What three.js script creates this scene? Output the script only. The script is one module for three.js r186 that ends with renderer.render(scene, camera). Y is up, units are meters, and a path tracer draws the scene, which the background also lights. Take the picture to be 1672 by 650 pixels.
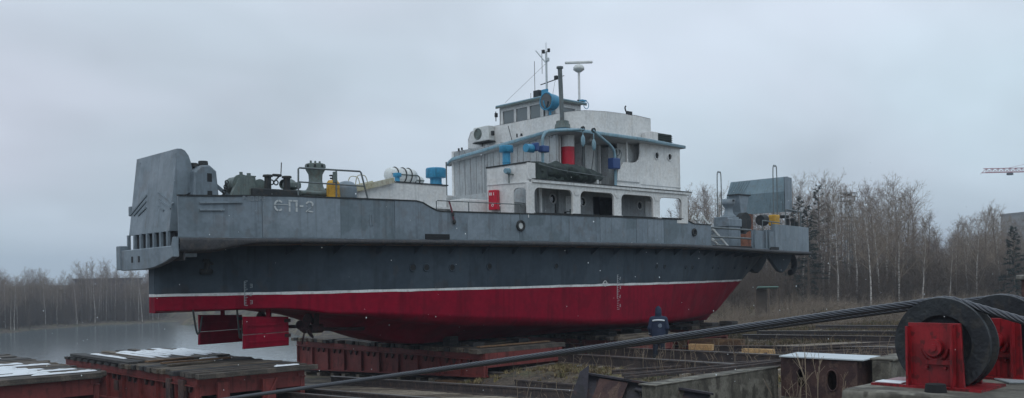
import * as THREE from 'three';
import { mergeGeometries, toCreasedNormals } from 'three/addons/utils/BufferGeometryUtils.js';
import { RoundedBoxGeometry } from 'three/addons/geometries/RoundedBoxGeometry.js';
import { MarchingCubes } from 'three/addons/objects/MarchingCubes.js';

// ------------------------------------------------------------------ camera, sky, sun, exposure
const scene = new THREE.Scene();
const W = 1672, H = 650, FPX = 1500, HORIZON = 453, ROLL = Math.PI / 180 * 1.0, YAW = Math.PI / 180 * 46.6;
const EYE = new THREE.Vector3(-10.58, 3.0, 26.7);
const camera = new THREE.PerspectiveCamera(2 * Math.atan(H / 2 / FPX) * 180 / Math.PI, W / H, 0.1, 3000);
camera.position.copy(EYE);
camera.rotation.order = 'YXZ';
camera.rotation.y = -(Math.PI / 2 - YAW);
camera.rotation.z = -ROLL;
camera.setViewOffset(W, H, 0, H / 2 - HORIZON, W, H);

const renderer = new THREE.WebGLRenderer({ antialias: true });
renderer.setSize(1024, 398);
renderer.toneMapping = THREE.LinearToneMapping;
renderer.toneMappingExposure = 1.0;
renderer.shadowMap.enabled = true;

// ------------------------------------------------------------------ noise
function rng(seed) { let s = seed >>> 0; return () => { s = (s + 0x6D2B79F5) >>> 0; let t = s; t = Math.imul(t ^ (t >>> 15), t | 1); t ^= t + Math.imul(t ^ (t >>> 7), t | 61); return ((t ^ (t >>> 14)) >>> 0) / 4294967296; }; }
const hash = (x, y, s) => { let h = Math.imul(x | 0, 374761393) + Math.imul(y | 0, 668265263) + Math.imul(s | 0, 2147483647 ^ 974634); h = Math.imul(h ^ (h >>> 13), 1274126177); return ((h ^ (h >>> 16)) >>> 0) / 4294967296; };
const fade = t => t * t * (3 - 2 * t);
function vnoise(x, y, px, py, s) {
  const xi = Math.floor(x), yi = Math.floor(y), fx = fade(x - xi), fy = fade(y - yi);
  const m = (a, p) => p ? ((a % p) + p) % p : a;
  const a = hash(m(xi, px), m(yi, py), s), b = hash(m(xi + 1, px), m(yi, py), s), c = hash(m(xi, px), m(yi + 1, py), s), d = hash(m(xi + 1, px), m(yi + 1, py), s);
  return (a + (b - a) * fx) * (1 - fy) + (c + (d - c) * fx) * fy;
}
function fbm(u, v, fx, fy, oct, s) { let a = 0.5, r = 0, n = 0; for (let i = 0; i < oct; i++) { r += a * vnoise(u * fx, v * fy, fx, fy, s + i * 17); n += a; a *= 0.5; fx *= 2; fy *= 2; } return r / n; }
function fbmF(x, y, oct, s) { let a = 0.5, r = 0, n = 0; for (let i = 0; i < oct; i++) { r += a * vnoise(x, y, 0, 0, s + i * 17); n += a; a *= 0.5; x *= 2.03; y *= 2.03; } return r / n; }
const sstep = (a, b, x) => { const t = Math.min(1, Math.max(0, (x - a) / (b - a))); return t * t * (3 - 2 * t); };
const lerp = (a, b, t) => a + (b - a) * t;
const clamp = (x, a, b) => Math.min(b, Math.max(a, x));

// overcast sky: thin bluish cloud, brighter towards the zenith
function makeSky() {
  const w = 1024, h = 512, d = new Float32Array(w * h * 4);
  for (let j = 0; j < h; j++) for (let i = 0; i < w; i++) {
    const el = ((j + 0.5) / h - 0.5) * Math.PI, az = ((i + 0.5) / w - 0.5) * 2 * Math.PI;
    const y = Math.sin(el), cx = Math.cos(az) * Math.cos(el), cz = Math.sin(az) * Math.cos(el);
    const yy = Math.max(y, 0), k = 1 / (yy + 0.32);
    const warp = fbmF(cx * k * 1.1 + 3, cz * k * 1.1 + 9, 4, 71);
    const n = fbmF(cx * k * 1.7 + 20 + warp * 1.2, cz * k * 2.6 + 40 + warp * 1.6, 5, 5), m = fbmF(cx * k * 0.9 + 7, cz * k * 0.9 - 3, 4, 23);
    const L = (1.12 + 0.7 * yy) * (1 + (n - 0.5) * 0.5 + (m - 0.5) * 0.12);
    const warm = clamp((m - 0.42) * 3, 0, 1);
    const o = (j * w + i) * 4, g = y < 0 ? 0.75 : 1;
    d[o] = L * lerp(0.462, 0.52, warm) * g; d[o + 1] = L * lerp(0.56, 0.566, warm) * g; d[o + 2] = L * lerp(0.635, 0.655, warm) * g; d[o + 3] = 1;
  }
  const t = new THREE.DataTexture(d, w, h, THREE.RGBAFormat, THREE.FloatType);
  t.mapping = THREE.EquirectangularReflectionMapping; t.magFilter = THREE.LinearFilter; t.minFilter = THREE.LinearFilter; t.needsUpdate = true;
  return t;
}
scene.background = makeSky();
scene.environment = scene.background;
const sun = new THREE.DirectionalLight(0xfff3e6, 0.5);
sun.position.set(-30, 70, 45); sun.target.position.set(15, 0, 0);
sun.castShadow = true; sun.shadow.radius = 60; sun.shadow.mapSize.set(2048, 2048);
Object.assign(sun.shadow.camera, { left: -60, right: 60, top: 60, bottom: -60, near: 1, far: 250 });
scene.add(sun, sun.target);
scene.fog = new THREE.FogExp2(new THREE.Color(0.50, 0.56, 0.65), 0.0007);

// ------------------------------------------------------------------ pixel rays of the photograph
const SY = Math.sin(YAW), CYW = Math.cos(YAW);
function ray(px, py) {
  const vx = px - 836, vy = HORIZON - py, c = Math.cos(ROLL), s = Math.sin(ROLL);
  const a = (vx * c + vy * s) / FPX, b = (-vx * s + vy * c) / FPX;
  return [a * SY + CYW, b, a * CYW - SY];
}
const along = (r, d) => new THREE.Vector3(EYE.x + r[0] * d, EYE.y + r[1] * d, EYE.z + r[2] * d);
const atZ = (px, py, z) => { const r = ray(px, py); return along(r, (z - EYE.z) / r[2]); };
const atX = (px, py, x) => { const r = ray(px, py); return along(r, (x - EYE.x) / r[0]); };
const atY = (px, py, y) => { const r = ray(px, py); return along(r, (y - EYE.y) / r[1]); };
const atD = (px, py, d) => along(ray(px, py), d);

// ------------------------------------------------------------------ geometry helpers
const V = (x, y, z) => new THREE.Vector3(x, y, z);
const M4 = new THREE.Matrix4(), EU = new THREE.Euler(), QT = new THREE.Quaternion();
function place(g, x = 0, y = 0, z = 0, rx = 0, ry = 0, rz = 0) { M4.compose(V(x, y, z), QT.setFromEuler(EU.set(rx, ry, rz)), V(1, 1, 1)); return g.applyMatrix4(M4); }
const box = (w, h, d, x, y, z, rx, ry, rz) => place(new THREE.BoxGeometry(w, h, d), x, y, z, rx, ry, rz);
const rbox = (w, h, d, r, x, y, z, rx, ry, rz) => place(new RoundedBoxGeometry(w, h, d, 2, r), x, y, z, rx, ry, rz);
const bspan = (x0, x1, y0, y1, z0, z1) => box(Math.abs(x1 - x0), Math.abs(y1 - y0), Math.abs(z1 - z0), (x0 + x1) / 2, (y0 + y1) / 2, (z0 + z1) / 2);
const cyl = (r0, r1, h, x, y, z, seg = 16, rx = 0, ry = 0, rz = 0, open = false) => place(new THREE.CylinderGeometry(r1, r0, h, seg, 1, open), x, y, z, rx, ry, rz);
const lathe = (pts, x, y, z, seg = 24) => place(new THREE.LatheGeometry(pts.map(p => new THREE.Vector2(p[0], p[1])), seg), x, y, z);
const sph = (r, x, y, z, sx = 1, sy = 1, sz = 1, n = 12) => { const g = new THREE.SphereGeometry(r, n, Math.ceil(n * 0.7)); g.scale(sx, sy, sz); return place(g, x, y, z); };
const torus = (R, r, x, y, z, rx = 0, ry = 0, rz = 0, arc = Math.PI * 2) => place(new THREE.TorusGeometry(R, r, 8, 24, arc), x, y, z, rx, ry, rz);
function bar(a, b, r, seg = 6) { const d = b.clone().sub(a), g = new THREE.CylinderGeometry(r, r, d.length(), seg); QT.setFromUnitVectors(V(0, 1, 0), d.clone().normalize()); M4.compose(a.clone().add(b).multiplyScalar(0.5), QT, V(1, 1, 1)); return g.applyMatrix4(M4); }
function beam(a, b, w, h) { const d = b.clone().sub(a), L = d.length(), g = new THREE.BoxGeometry(w, h, L), m = new THREE.Matrix4().lookAt(b, a, V(0, 1, 0)); m.setPosition(a.clone().add(b).multiplyScalar(0.5)); return g.applyMatrix4(m); }
const tube = (pts, r, seg = 6, n, curve = true, closed = false) => new THREE.TubeGeometry(curve ? new THREE.CatmullRomCurve3(pts, closed, 'catmullrom', 0.4) : poly(pts), n || pts.length * 6, r, seg, closed);
function poly(pts) { const c = new THREE.CurvePath(); for (let i = 1; i < pts.length; i++) c.add(new THREE.LineCurve3(pts[i - 1], pts[i])); return c; }
const shp = pts => { const s = new THREE.Shape(); pts.forEach((p, i) => i ? s.lineTo(p[0], p[1]) : s.moveTo(p[0], p[1])); return s; };
// profile in (x, y), thickness along z from z0 to z1
const extZ = (s, z0, z1, bev = 0, cs = 10) => { const g = new THREE.ExtrudeGeometry(s instanceof THREE.Shape ? s : shp(s), { depth: Math.abs(z1 - z0) - 2 * bev, bevelEnabled: bev > 0, bevelSize: bev, bevelThickness: bev, bevelSegments: 1, curveSegments: cs, bevelOffset: -bev }); return g.translate(0, 0, Math.min(z0, z1) + bev); };
// profile in (z, y), thickness along x
const extX = (s, x0, x1, bev = 0, cs = 10) => { const g = extZ(s, 0, Math.abs(x1 - x0), bev, cs); g.applyMatrix4(new THREE.Matrix4().set(0, 0, 1, 0, 0, 1, 0, 0, 1, 0, 0, 0, 0, 0, 0, 1)); flip(g); return g.translate(Math.min(x0, x1), 0, 0); };
// profile in (x, z), thickness along y
const extY = (s, y0, y1, bev = 0, cs = 10) => { const g = extZ(s, 0, Math.abs(y1 - y0), bev, cs); g.applyMatrix4(new THREE.Matrix4().set(1, 0, 0, 0, 0, 0, 1, 0, 0, 1, 0, 0, 0, 0, 0, 1)); flip(g); return g.translate(0, Math.min(y0, y1), 0); };
function flip(g) { const p = g.index ? null : g.attributes; if (!p) return g; for (const k in p) { const a = p[k], n = a.itemSize; for (let i = 0; i < a.count; i += 3) for (let c = 0; c < n; c++) { const t = a.array[(i + 1) * n + c]; a.array[(i + 1) * n + c] = a.array[(i + 2) * n + c]; a.array[(i + 2) * n + c] = t; } } return g; }
function grid(fn, nu, nv, flipIt = false) {
  const p = [], idx = [];
  for (let j = 0; j <= nv; j++) for (let i = 0; i <= nu; i++) { const q = fn(i / nu, j / nv); p.push(q[0], q[1], q[2]); }
  for (let j = 0; j < nv; j++) for (let i = 0; i < nu; i++) { const a = j * (nu + 1) + i, b = a + 1, c = a + nu + 1, d = c + 1; flipIt ? idx.push(a, c, b, b, c, d) : idx.push(a, b, c, b, d, c); }
  const g = new THREE.BufferGeometry(); g.setAttribute('position', new THREE.Float32BufferAttribute(p, 3)); g.setIndex(idx); g.computeVertexNormals(); return g;
}
function boxUV(g) {
  const p = g.attributes.position, n = g.attributes.normal, uv = new Float32Array(p.count * 2);
  for (let i = 0; i < p.count; i += 3) {
    let nx = 0, ny = 0, nz = 0; for (let k = 0; k < 3; k++) { nx += n.getX(i + k); ny += n.getY(i + k); nz += n.getZ(i + k); }
    nx = Math.abs(nx); ny = Math.abs(ny); nz = Math.abs(nz);
    for (let k = 0; k < 3; k++) { const j = i + k, x = p.getX(j), y = p.getY(j), z = p.getZ(j); if (ny > nx && ny > nz) { uv[j * 2] = x; uv[j * 2 + 1] = z; } else if (nx > nz) { uv[j * 2] = z; uv[j * 2 + 1] = y; } else { uv[j * 2] = x; uv[j * 2 + 1] = y; } }
  }
  g.setAttribute('uv', new THREE.BufferAttribute(uv, 2)); return g;
}
function merged(gs) {
  gs = (Array.isArray(gs) ? gs : [gs]).map(g => { const q = g.index ? g.toNonIndexed() : g; for (const k of Object.keys(q.attributes)) if (k !== 'position' && k !== 'normal') q.deleteAttribute(k); q.morphAttributes = {}; return q; });
  return boxUV(gs.length > 1 ? mergeGeometries(gs) : gs[0]);
}
const names = {};
const numbered = n => { names[n] = (names[n] ?? -1) + 1; return names[n] ? n + '_' + String(names[n]).padStart(3, '0') : n; };
const origin = new Map();
function mesh(name, gs, mat, parent, label) {
  const g = merged(gs), o = origin.get(parent) || V(0, 0, 0);
  if (o.lengthSq()) g.translate(-o.x, -o.y, -o.z);
  const m = new THREE.Mesh(g, mat); m.name = name; m.castShadow = m.receiveShadow = true; if (label) m.userData.label = label;
  if (parent) { parent.add(m); origin.set(m, o); } return m;
}
function thing(name, label, category, pos, group) {
  const t = new THREE.Group(); t.name = numbered(name); t.userData = { label, category }; if (group) t.userData.group = group;
  if (pos) { t.position.copy(pos); origin.set(t, pos.clone()); } scene.add(t); return t;
}
function single(name, gs, mat, label, category, pos, group) {
  const g = merged(gs); if (pos) g.translate(-pos.x, -pos.y, -pos.z);
  const m = new THREE.Mesh(g, mat); m.name = numbered(name); m.castShadow = m.receiveShadow = true; if (pos) m.position.copy(pos);
  m.userData = { label, category }; if (group) m.userData.group = group; scene.add(m); return m;
}
function copy(root, pos, turn = 0, label) { const c = root.clone(); c.name = numbered(root.name.replace(/_\d+$/, '')); c.userData = { ...root.userData }; if (label) c.userData.label = label; c.position.copy(pos); c.rotation.y = turn; scene.add(c); return c; }
const struct = (m, name) => { m.name = name; m.userData.kind = 'structure'; m.receiveShadow = true; scene.add(m); return m; };

// ------------------------------------------------------------------ textures and materials
const hex = h => [(h >> 16 & 255), (h >> 8 & 255), (h & 255)];
function texOf(n, fn, srgb = true) {
  const d = new Uint8Array(n * n * 4);
  for (let j = 0; j < n; j++) for (let i = 0; i < n; i++) { const c = fn(i / n, j / n), o = (j * n + i) * 4; d[o] = clamp(c[0], 0, 255); d[o + 1] = clamp(c[1], 0, 255); d[o + 2] = clamp(c[2], 0, 255); d[o + 3] = 255; }
  const t = new THREE.DataTexture(d, n, n); t.wrapS = t.wrapT = THREE.RepeatWrapping; t.magFilter = THREE.LinearFilter; t.minFilter = THREE.LinearMipmapLinearFilter; t.generateMipmaps = true; if (srgb) t.colorSpace = THREE.SRGBColorSpace; t.needsUpdate = true; return t;
}
const mix = (a, b, t) => [lerp(a[0], b[0], t), lerp(a[1], b[1], t), lerp(a[2], b[2], t)];
// weathered paint: touch-up patches of two neighbouring tones, rain streaks, rust freckles
function paint(base, o = {}) {
  const b = hex(base), alt = hex(o.alt ?? base), rust = hex(o.rust ?? 0x5a3a2c), s = o.seed ?? 1, size = o.size ?? 5;
  const map = texOf(o.n ?? 512, (u, v) => {
    const p1 = fbm(u, v, 5, 5, 5, s), p2 = fbm(u, v, 9, 4, 4, s + 50), st = fbm(u, v, 60, 3, 3, s + 90), f = fbm(u, v, 64, 64, 2, s + 130);
    let c = mix(b, alt, sstep(0.48, 0.56, p1) * (o.patch ?? 0.7));
    c = mix(c, alt, sstep(0.58, 0.62, p2) * (o.patch ?? 0.7) * 0.6);
    c = mix(c, c.map(q => q * (o.streakTone ?? 0.72)), sstep(0.55, 0.75, st) * (o.streak ?? 0.35) * sstep(0.35, 0.6, p2));
    c = mix(c, rust, sstep(0.60, 0.72, fbm(u, v, 22, 14, 4, s + 170)) * (o.rustAmt ?? 0.25));
    return c.map(q => q * (0.94 + 0.12 * f));
  });
  map.repeat.set(1 / size, 1 / size);
  const rough = texOf(256, (u, v) => { const r = 255 * clamp((o.rough ?? 0.55) + (fbm(u, v, 8, 8, 4, s + 300) - 0.5) * 0.4, 0.05, 1); return [r, r, r]; }, false); rough.repeat.copy(map.repeat);
  return new THREE.MeshPhysicalMaterial({ map, roughnessMap: rough, roughness: 1, metalness: 0, bumpMap: rough, bumpScale: o.bump ?? 0.004, specularIntensity: o.spec ?? 0.8 });
}
function rustMat(a, b, c, s, size = 2, o = {}) {
  const A = hex(a), B = hex(b), C = hex(c);
  const map = texOf(512, (u, v) => { const p = fbm(u, v, 6, 6, 5, s), q = fbm(u, v, 18, 10, 4, s + 31), f = fbm(u, v, 80, 80, 2, s + 63); let k = mix(A, B, sstep(0.42, 0.6, p)); k = mix(k, C, sstep(0.55, 0.7, q) * 0.8); return k.map(e => e * (0.85 + 0.3 * f)); });
  map.repeat.set(1 / size, 1 / size);
  const bm = texOf(256, (u, v) => { const q = 255 * fbm(u, v, 40, 40, 3, s + 7); return [q, q, q]; }, false); bm.repeat.copy(map.repeat);
  return new THREE.MeshStandardMaterial({ map, roughness: o.rough ?? 0.8, metalness: 0, bumpMap: bm, bumpScale: 0.006 });
}
function woodMat(a, b, s, size = 1.6, o = {}) {
  const A = hex(a), B = hex(b);
  const mk = sw => { const map = texOf(256, (uu, vv) => { const [u, v] = sw ? [vv, uu] : [uu, vv]; const g = fbm(u, v, 3, 48, 4, s), p = fbm(u, v, 5, 5, 4, s + 9), f = fbm(u, v, 64, 64, 2, s + 20); return mix(A, B, clamp(sstep(0.35, 0.65, g) * 0.6 + sstep(0.4, 0.65, p) * 0.5, 0, 1)).map(e => e * (0.8 + 0.4 * f)); }); map.repeat.set(1 / size, 1 / size); return new THREE.MeshStandardMaterial({ map, roughness: o.rough ?? 0.85, bumpMap: map, bumpScale: 0.004 }); };
  return [mk(false), mk(true)];
}
const plain = (c, r = 0.6, m = 0) => new THREE.MeshStandardMaterial({ color: c, roughness: r, metalness: m });

const MT = {
  hullGrey: paint(0x66727a, { alt: 0x7b8790, seed: 3, size: 6.3, patch: 0.75, streak: 0.35, rustAmt: 0.10, rough: 0.5 }),
  hullPlate: [0, 1, 2].map(i => paint([0x67737c, 0x6f7b84, 0x626f77][i], { alt: [0x838f9b, 0x8a95a0, 0x808c98][i], seed: 11 + i * 7, size: 5.1, patch: 0.4, streak: 0.35, rustAmt: 0.09, rough: 0.5 })),
  side: paint(0x39434d, { alt: 0x444f59, seed: 5, size: 7.7, patch: 0.6, streak: 0.4, rustAmt: 0.12, rough: 0.6, bump: 0.02, spec: 0.35 }),
  red: paint(0x840526, { alt: 0x760522, seed: 8, size: 6.9, patch: 0.7, streak: 0.4, rust: 0x560c1c, rustAmt: 0.25, rough: 0.65, bump: 0.02, spec: 0.2 }),
  boot: paint(0xd8dadb, { alt: 0xc4c6c8, seed: 9, size: 3, rustAmt: 0.1, n: 256 }),
  fender: rustMat(0x33353a, 0x3f3f42, 0x4a4644, 14, 2.6),
  white: paint(0xd9d9d8, { alt: 0xcfd0d0, seed: 21, size: 4.1, patch: 0.6, streak: 0.22, rust: 0x9a7c5c, rustAmt: 0.06, rough: 0.5, bump: 0.0015 }),
  whiteB: paint(0xcdcfd0, { alt: 0xd8d9d8, seed: 25, size: 3.3, patch: 0.6, streak: 0.3, rust: 0x8c745c, rustAmt: 0.08, rough: 0.55, bump: 0.0015 }),
  panel: paint(0xa3a7a9, { alt: 0x999da0, seed: 31, size: 2.9, patch: 0.5, streak: 0.4, rustAmt: 0.1, rough: 0.6 }),
  blue: paint(0x3d8fb5, { alt: 0x3583a8, seed: 41, size: 2, patch: 0.6, streak: 0.4, rustAmt: 0.08, rough: 0.45, n: 256 }),
  teal: paint(0x7f9dab, { alt: 0x6f92a2, seed: 43, size: 2.4, patch: 0.7, streak: 0.4, rust: 0x6a6a5a, rustAmt: 0.2, rough: 0.5, n: 256 }),
  dkblue: plain(0x27457a, 0.5),
  gear: paint(0x57625f, { alt: 0x65716f, seed: 47, size: 1.6, patch: 0.7, streak: 0.4, rustAmt: 0.2, rough: 0.5, n: 256 }),
  gearDark: rustMat(0x24282b, 0x2d3133, 0x3a3632, 51, 1.3),
  black: plain(0x15171a, 0.7),
  rubber: plain(0x17181b, 0.85),
  yellow: paint(0xc99a2e, { alt: 0xb78b2b, seed: 55, size: 1.2, rustAmt: 0.3, rough: 0.5, n: 256 }),
  cream: paint(0xaaa58c, { alt: 0xb9b7aa, seed: 57, size: 1.9, rustAmt: 0.2, n: 256 }),
  fireRed: paint(0xc01230, { alt: 0xb01029, seed: 61, size: 1.7, rustAmt: 0.06, rough: 0.4, n: 256 }),
  canvas: rustMat(0x1f2a2a, 0x27332f, 0x344039, 65, 1.4, { rough: 0.7 }),
  fibre: paint(0xd2d5d4, { alt: 0xc6c9c8, seed: 67, size: 1.6, rustAmt: 0.05, rough: 0.35, n: 256 }),
  glass: new THREE.MeshPhysicalMaterial({ color: 0x9aa4a8, roughness: 0.05, transmission: 0.55, thickness: 0, ior: 1.5 }),
  darkGlass: new THREE.MeshPhysicalMaterial({ color: 0x20262b, roughness: 0.08, clearcoat: 1 }),
  interior: plain(0x6f7478, 0.8),
  steelPole: paint(0x5f676a, { alt: 0x6d7678, seed: 71, size: 1.4, rustAmt: 0.2, n: 256 }),
  deck: rustMat(0x4d4641, 0x57504a, 0x6a4a3a, 75, 2.2),
  rustDeck: rustMat(0x7a4f3e, 0x8a5c48, 0x6a4538, 77, 2.0),
  trolley: paint(0x7c3632, { alt: 0x6d2f2c, seed: 81, size: 3.1, patch: 0.7, streak: 0.7, streakTone: 0.6, rust: 0x4c2420, rustAmt: 0.5, rough: 0.6 }),
  pulleyRed: paint(0x912028, { alt: 0x7a1c22, seed: 85, size: 1.1, patch: 0.8, streak: 0.7, streakTone: 0.6, rust: 0x452020, rustAmt: 0.55, rough: 0.42 }),
  pulleyBlack: rustMat(0x23262b, 0x2c3034, 0x383634, 87, 1.1, { rough: 0.55 }),
  rope: new THREE.MeshStandardMaterial({ color: 0x54555a, roughness: 0.42, metalness: 0.75 }),
  rail: rustMat(0x3b3434, 0x4a403d, 0x5a4a42, 93, 1.4),
  railHead: new THREE.MeshStandardMaterial({ color: 0x8a8684, roughness: 0.42, metalness: 0.6 }),
  rust: rustMat(0x3d2a2a, 0x4c3531, 0x5e4a40, 95, 1.5),
  scrap: rustMat(0x29272c, 0x33303a, 0x4a3434, 97, 1.7, { rough: 0.6 }),
  concrete: rustMat(0x5c5850, 0x77736a, 0x433f39, 101, 2.4, { rough: 0.9 }),
  concreteLight: rustMat(0x74716c, 0x84817b, 0x5c5953, 103, 1.9, { rough: 0.9 }),
  snow: new THREE.MeshStandardMaterial({ color: 0xdfe3e8, roughness: 0.8 }),
  timber: woodMat(0xc9a77a, 0xb08c60, 105, 1.2),
  oldWood: woodMat(0x5c534b, 0x3c3733, 107, 1.5),
  oldWood2: woodMat(0x6f6456, 0x4a4139, 109, 1.3),
  blackWood: woodMat(0x2f2e30, 0x46433f, 111, 1.5),
  brownWood: woodMat(0x7d6145, 0x5a4432, 113, 1.5),
  bronze: rustMat(0x2e1416, 0x3a1a1c, 0x241416, 141, 1.1),
  mast: plain(0xb9bfc2, 0.5),
  rampFar: paint(0x72858e, { alt: 0x667a84, seed: 131, size: 2.4, patch: 0.6, streak: 0.5, rustAmt: 0.12, n: 256 }),
  paleWood: woodMat(0x9c9182, 0x7a7064, 133, 1.1),
};

// ------------------------------------------------------------------ ground, lake
const railY = z => 0.037 * (z - 8.4);
function zFar(x) { return -144 - 0.9 * clamp(x - 32, 0, 18) + (fbmF(x * 0.05 + 3, 7, 3, 12) - 0.5) * 12; }
function groundH(x, z) {
  const n = fbmF(x * 0.9, z * 0.9, 4, 200) - 0.5, n2 = fbmF(x * 0.13 + 5, z * 0.13, 3, 210) - 0.5;
  let h = railY(Math.min(z, 40)) - 0.40 + n * 0.16 + n2 * 0.2;
  h += .45 * sstep(8, 10.5, x) * (1 - sstep(16.5, 18.5, x)) * sstep(2.5, 5, z) * (1 - sstep(15, 17, z));
  const yard = h;
  // bank falls to the lake behind the ship
  let fall = -0.68 - 0.40 - Math.max(0, -11 - z) * 0.11 + n * 0.15; if (z < -11) h = Math.max(Math.min(yard, fall), -7.5);
  // dry land beyond the far end of the ship
  const land = -0.55 + clamp(x - 44, 0, 400) * 0.006 + clamp(-z - 10, 0, 60) * 0.012 + n * 0.25 + n2 * 1.1;
  const r = sstep(50, 68, x + (z + 60) * 0.12 + n2 * 8);
  h = lerp(h, z < -5 || x > 60 ? land : Math.max(h, land), r * sstep(36, 60, x));
  const zf = zFar(x), far = -5.0 + (zf - z) * 0.07 + n * 0.4;
  if (z < zf + 20) h = Math.max(h, clamp(far, -7.5, 2.5 + n2 * 2));
  return h;
}
{
  const axis = (a, b, c, d, n0, n1, n2) => { const r = []; for (let i = 0; i < n0; i++) r.push(b - (b - a) * Math.pow(1 - i / n0, 2.4)); for (let i = 0; i < n1; i++) r.push(lerp(b, c, i / n1)); for (let i = 0; i <= n2; i++) r.push(c + (d - c) * Math.pow(i / n2, 2.4)); return r; };
  const xs = axis(-900, -14, 48, 1300, 30, 230, 130), zs = axis(-1300, -14, 28, 700, 150, 170, 30);
  const p = [], idx = [], col = [], uv = [];
  for (let j = 0; j < zs.length; j++) for (let i = 0; i < xs.length; i++) { const x = xs[i], z = zs[j]; p.push(x, groundH(x, z), z); uv.push(x, z); }
  const nx = xs.length;
  for (let j = 0; j < zs.length - 1; j++) for (let i = 0; i < nx - 1; i++) { const a = j * nx + i; idx.push(a, a + nx, a + 1, a + 1, a + nx, a + nx + 1); }
  const g = new THREE.BufferGeometry(); g.setAttribute('position', new THREE.Float32BufferAttribute(p, 3)); g.setAttribute('uv', new THREE.Float32BufferAttribute(uv, 2)); g.setIndex(idx); g.computeVertexNormals();
  const S = [hex(0x463d36), hex(0x564b40), hex(0x6b5f4c), hex(0x525338), hex(0x332e2a)];
  const map = texOf(1024, (u, v) => { const a = fbm(u, v, 6, 6, 6, 401), b = fbm(u, v, 11, 11, 5, 421), c = fbm(u, v, 7, 7, 5, 441), f = fbm(u, v, 170, 170, 2, 461); let k = mix(S[0], S[1], sstep(0.4, 0.6, a)); k = mix(k, S[2], sstep(0.5, 0.64, b) * 0.8); k = mix(k, S[3], sstep(0.54, 0.68, c) * 0.7); k = mix(k, S[4], sstep(0.56, 0.66, fbm(u, v, 20, 20, 4, 481)) * 0.7); return k.map(e => e * (0.7 + 0.6 * f)); });
  map.repeat.set(1 / 9, 1 / 9);
  const bm = texOf(512, (u, v) => { const q = 255 * fbm(u, v, 40, 40, 5, 499); return [q, q, q]; }, false); bm.repeat.set(1 / 4, 1 / 4);
  struct(new THREE.Mesh(g, new THREE.MeshStandardMaterial({ map, roughness: 0.95, bumpMap: bm, bumpScale: 0.05 })), 'ground');
  const wn = texOf(512, (u, v) => { const q = 255 * (0.6 * fbm(u, v, 10, 10, 5, 601) + 0.4 * fbm(u, v, 30, 12, 4, 641)); return [q, q, q]; }, false); wn.repeat.set(1 / 7, 1 / 7);
  const wg = new THREE.PlaneGeometry(900, 900, 1, 1); wg.rotateX(-Math.PI / 2); { const u = wg.attributes.uv, q = wg.attributes.position; for (let i = 0; i < u.count; i++) u.setXY(i, q.getX(i), q.getZ(i)); }
  const wm = new THREE.Mesh(wg, new THREE.MeshPhysicalMaterial({ color: 0x5e686c, roughness: 0.1, ior: 1.33, bumpMap: wn, bumpScale: 0.04 }));
  wm.position.set(40, -5, -300); struct(wm, 'lake_water');
}

// ------------------------------------------------------------------ the ferry
const HBT = [[-1, 2.25], [0, 2.4], [3, 3.0], [7, 3.6], [11.8, 4.05], [17, 4.13], [21, 4.0], [24, 3.65], [27, 3.25], [31, 2.6], [35.3, 1.72], [37, 1.3]];
function HB(x) {
  let i = 1; while (i < HBT.length - 1 && x > HBT[i][0]) i++;
  const p = k => HBT[clamp(k, 0, HBT.length - 1)], [x1, y1] = p(i - 1), [x2, y2] = p(i), m = k => { const a = p(k - 1), b = p(k + 1); return (b[1] - a[1]) / (b[0] - a[0]); };
  const t = clamp((x - x1) / (x2 - x1), 0, 1), d = x2 - x1, t2 = t * t, t3 = t2 * t;
  return (2 * t3 - 3 * t2 + 1) * y1 + (t3 - 2 * t2 + t) * d * m(i - 1) + (-2 * t3 + 3 * t2) * y2 + (t3 - t2) * d * m(i);
}
const FY = x => 4.24 - 0.14 * sstep(20, 33, x);                      // top of the rubbing strake
const stemX = y => 28 + (y - 0.72) * 1.6;
const keelY = x => 0.74 + 1.43 * (1 - sstep(2.8, 9.5, x));
const CHT = [[0, 2.2], [6, 1.92], [11, 1.55], [16, 1.2], [21, 1.05], [26, 1.1], [31, 1.5]], chineY = x => { let i = 1; while (i < CHT.length - 1 && x > CHT[i][0]) i++; const [a, b] = [CHT[i - 1], CHT[i]]; return Math.max(keelY(x) + .03, lerp(a[1], b[1], clamp((x - a[0]) / (b[0] - a[0]), 0, 1))); };
const wob = x => (fbmF(x * 1.7, 3.3, 3, 61) - .5) * .035;
const X0 = 0.2, XE = 35.25, WL0 = 2.61, WL1 = 2.69;
function hullW(x, y) { const t = clamp((stemX(y) - x) / 12, 0, 1), q = clamp((x - .2) / 7, 0, 1); return (HB(x) - 0.42 - (4.2 - y) * 0.03) * Math.pow(Math.sin(Math.PI / 2 * t), 0.62) * (.1 + .9 * Math.pow(Math.sin(Math.PI / 2 * q), .6)); }
const ferry = thing('river_ferry', 'grey and red river ferry with white superstructure hauled out on slipway trolleys', 'ferry', V(15, 0.74, 0));
const NU = 90;
function hullStrip(ya, yb, nv) { const gs = []; for (const s of [1, -1]) gs.push(grid((u, v) => { const k = 0.5 - 0.5 * Math.cos(Math.PI * (0.15 + 0.85 * u)); const uu = (k - 0.0545) / (1 - 0.0545); const y = lerp(ya, yb, v), x = lerp(X0, stemX(y), uu); return [x, y + (y < 3 ? wob(x + (y > 2.65 ? 40 : 0)) * (1 - (y > 2.7 ? 1 : 0)) : 0), s * hullW(x, y)]; }, NU * 2, nv, s < 0)); return gs; }
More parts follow.
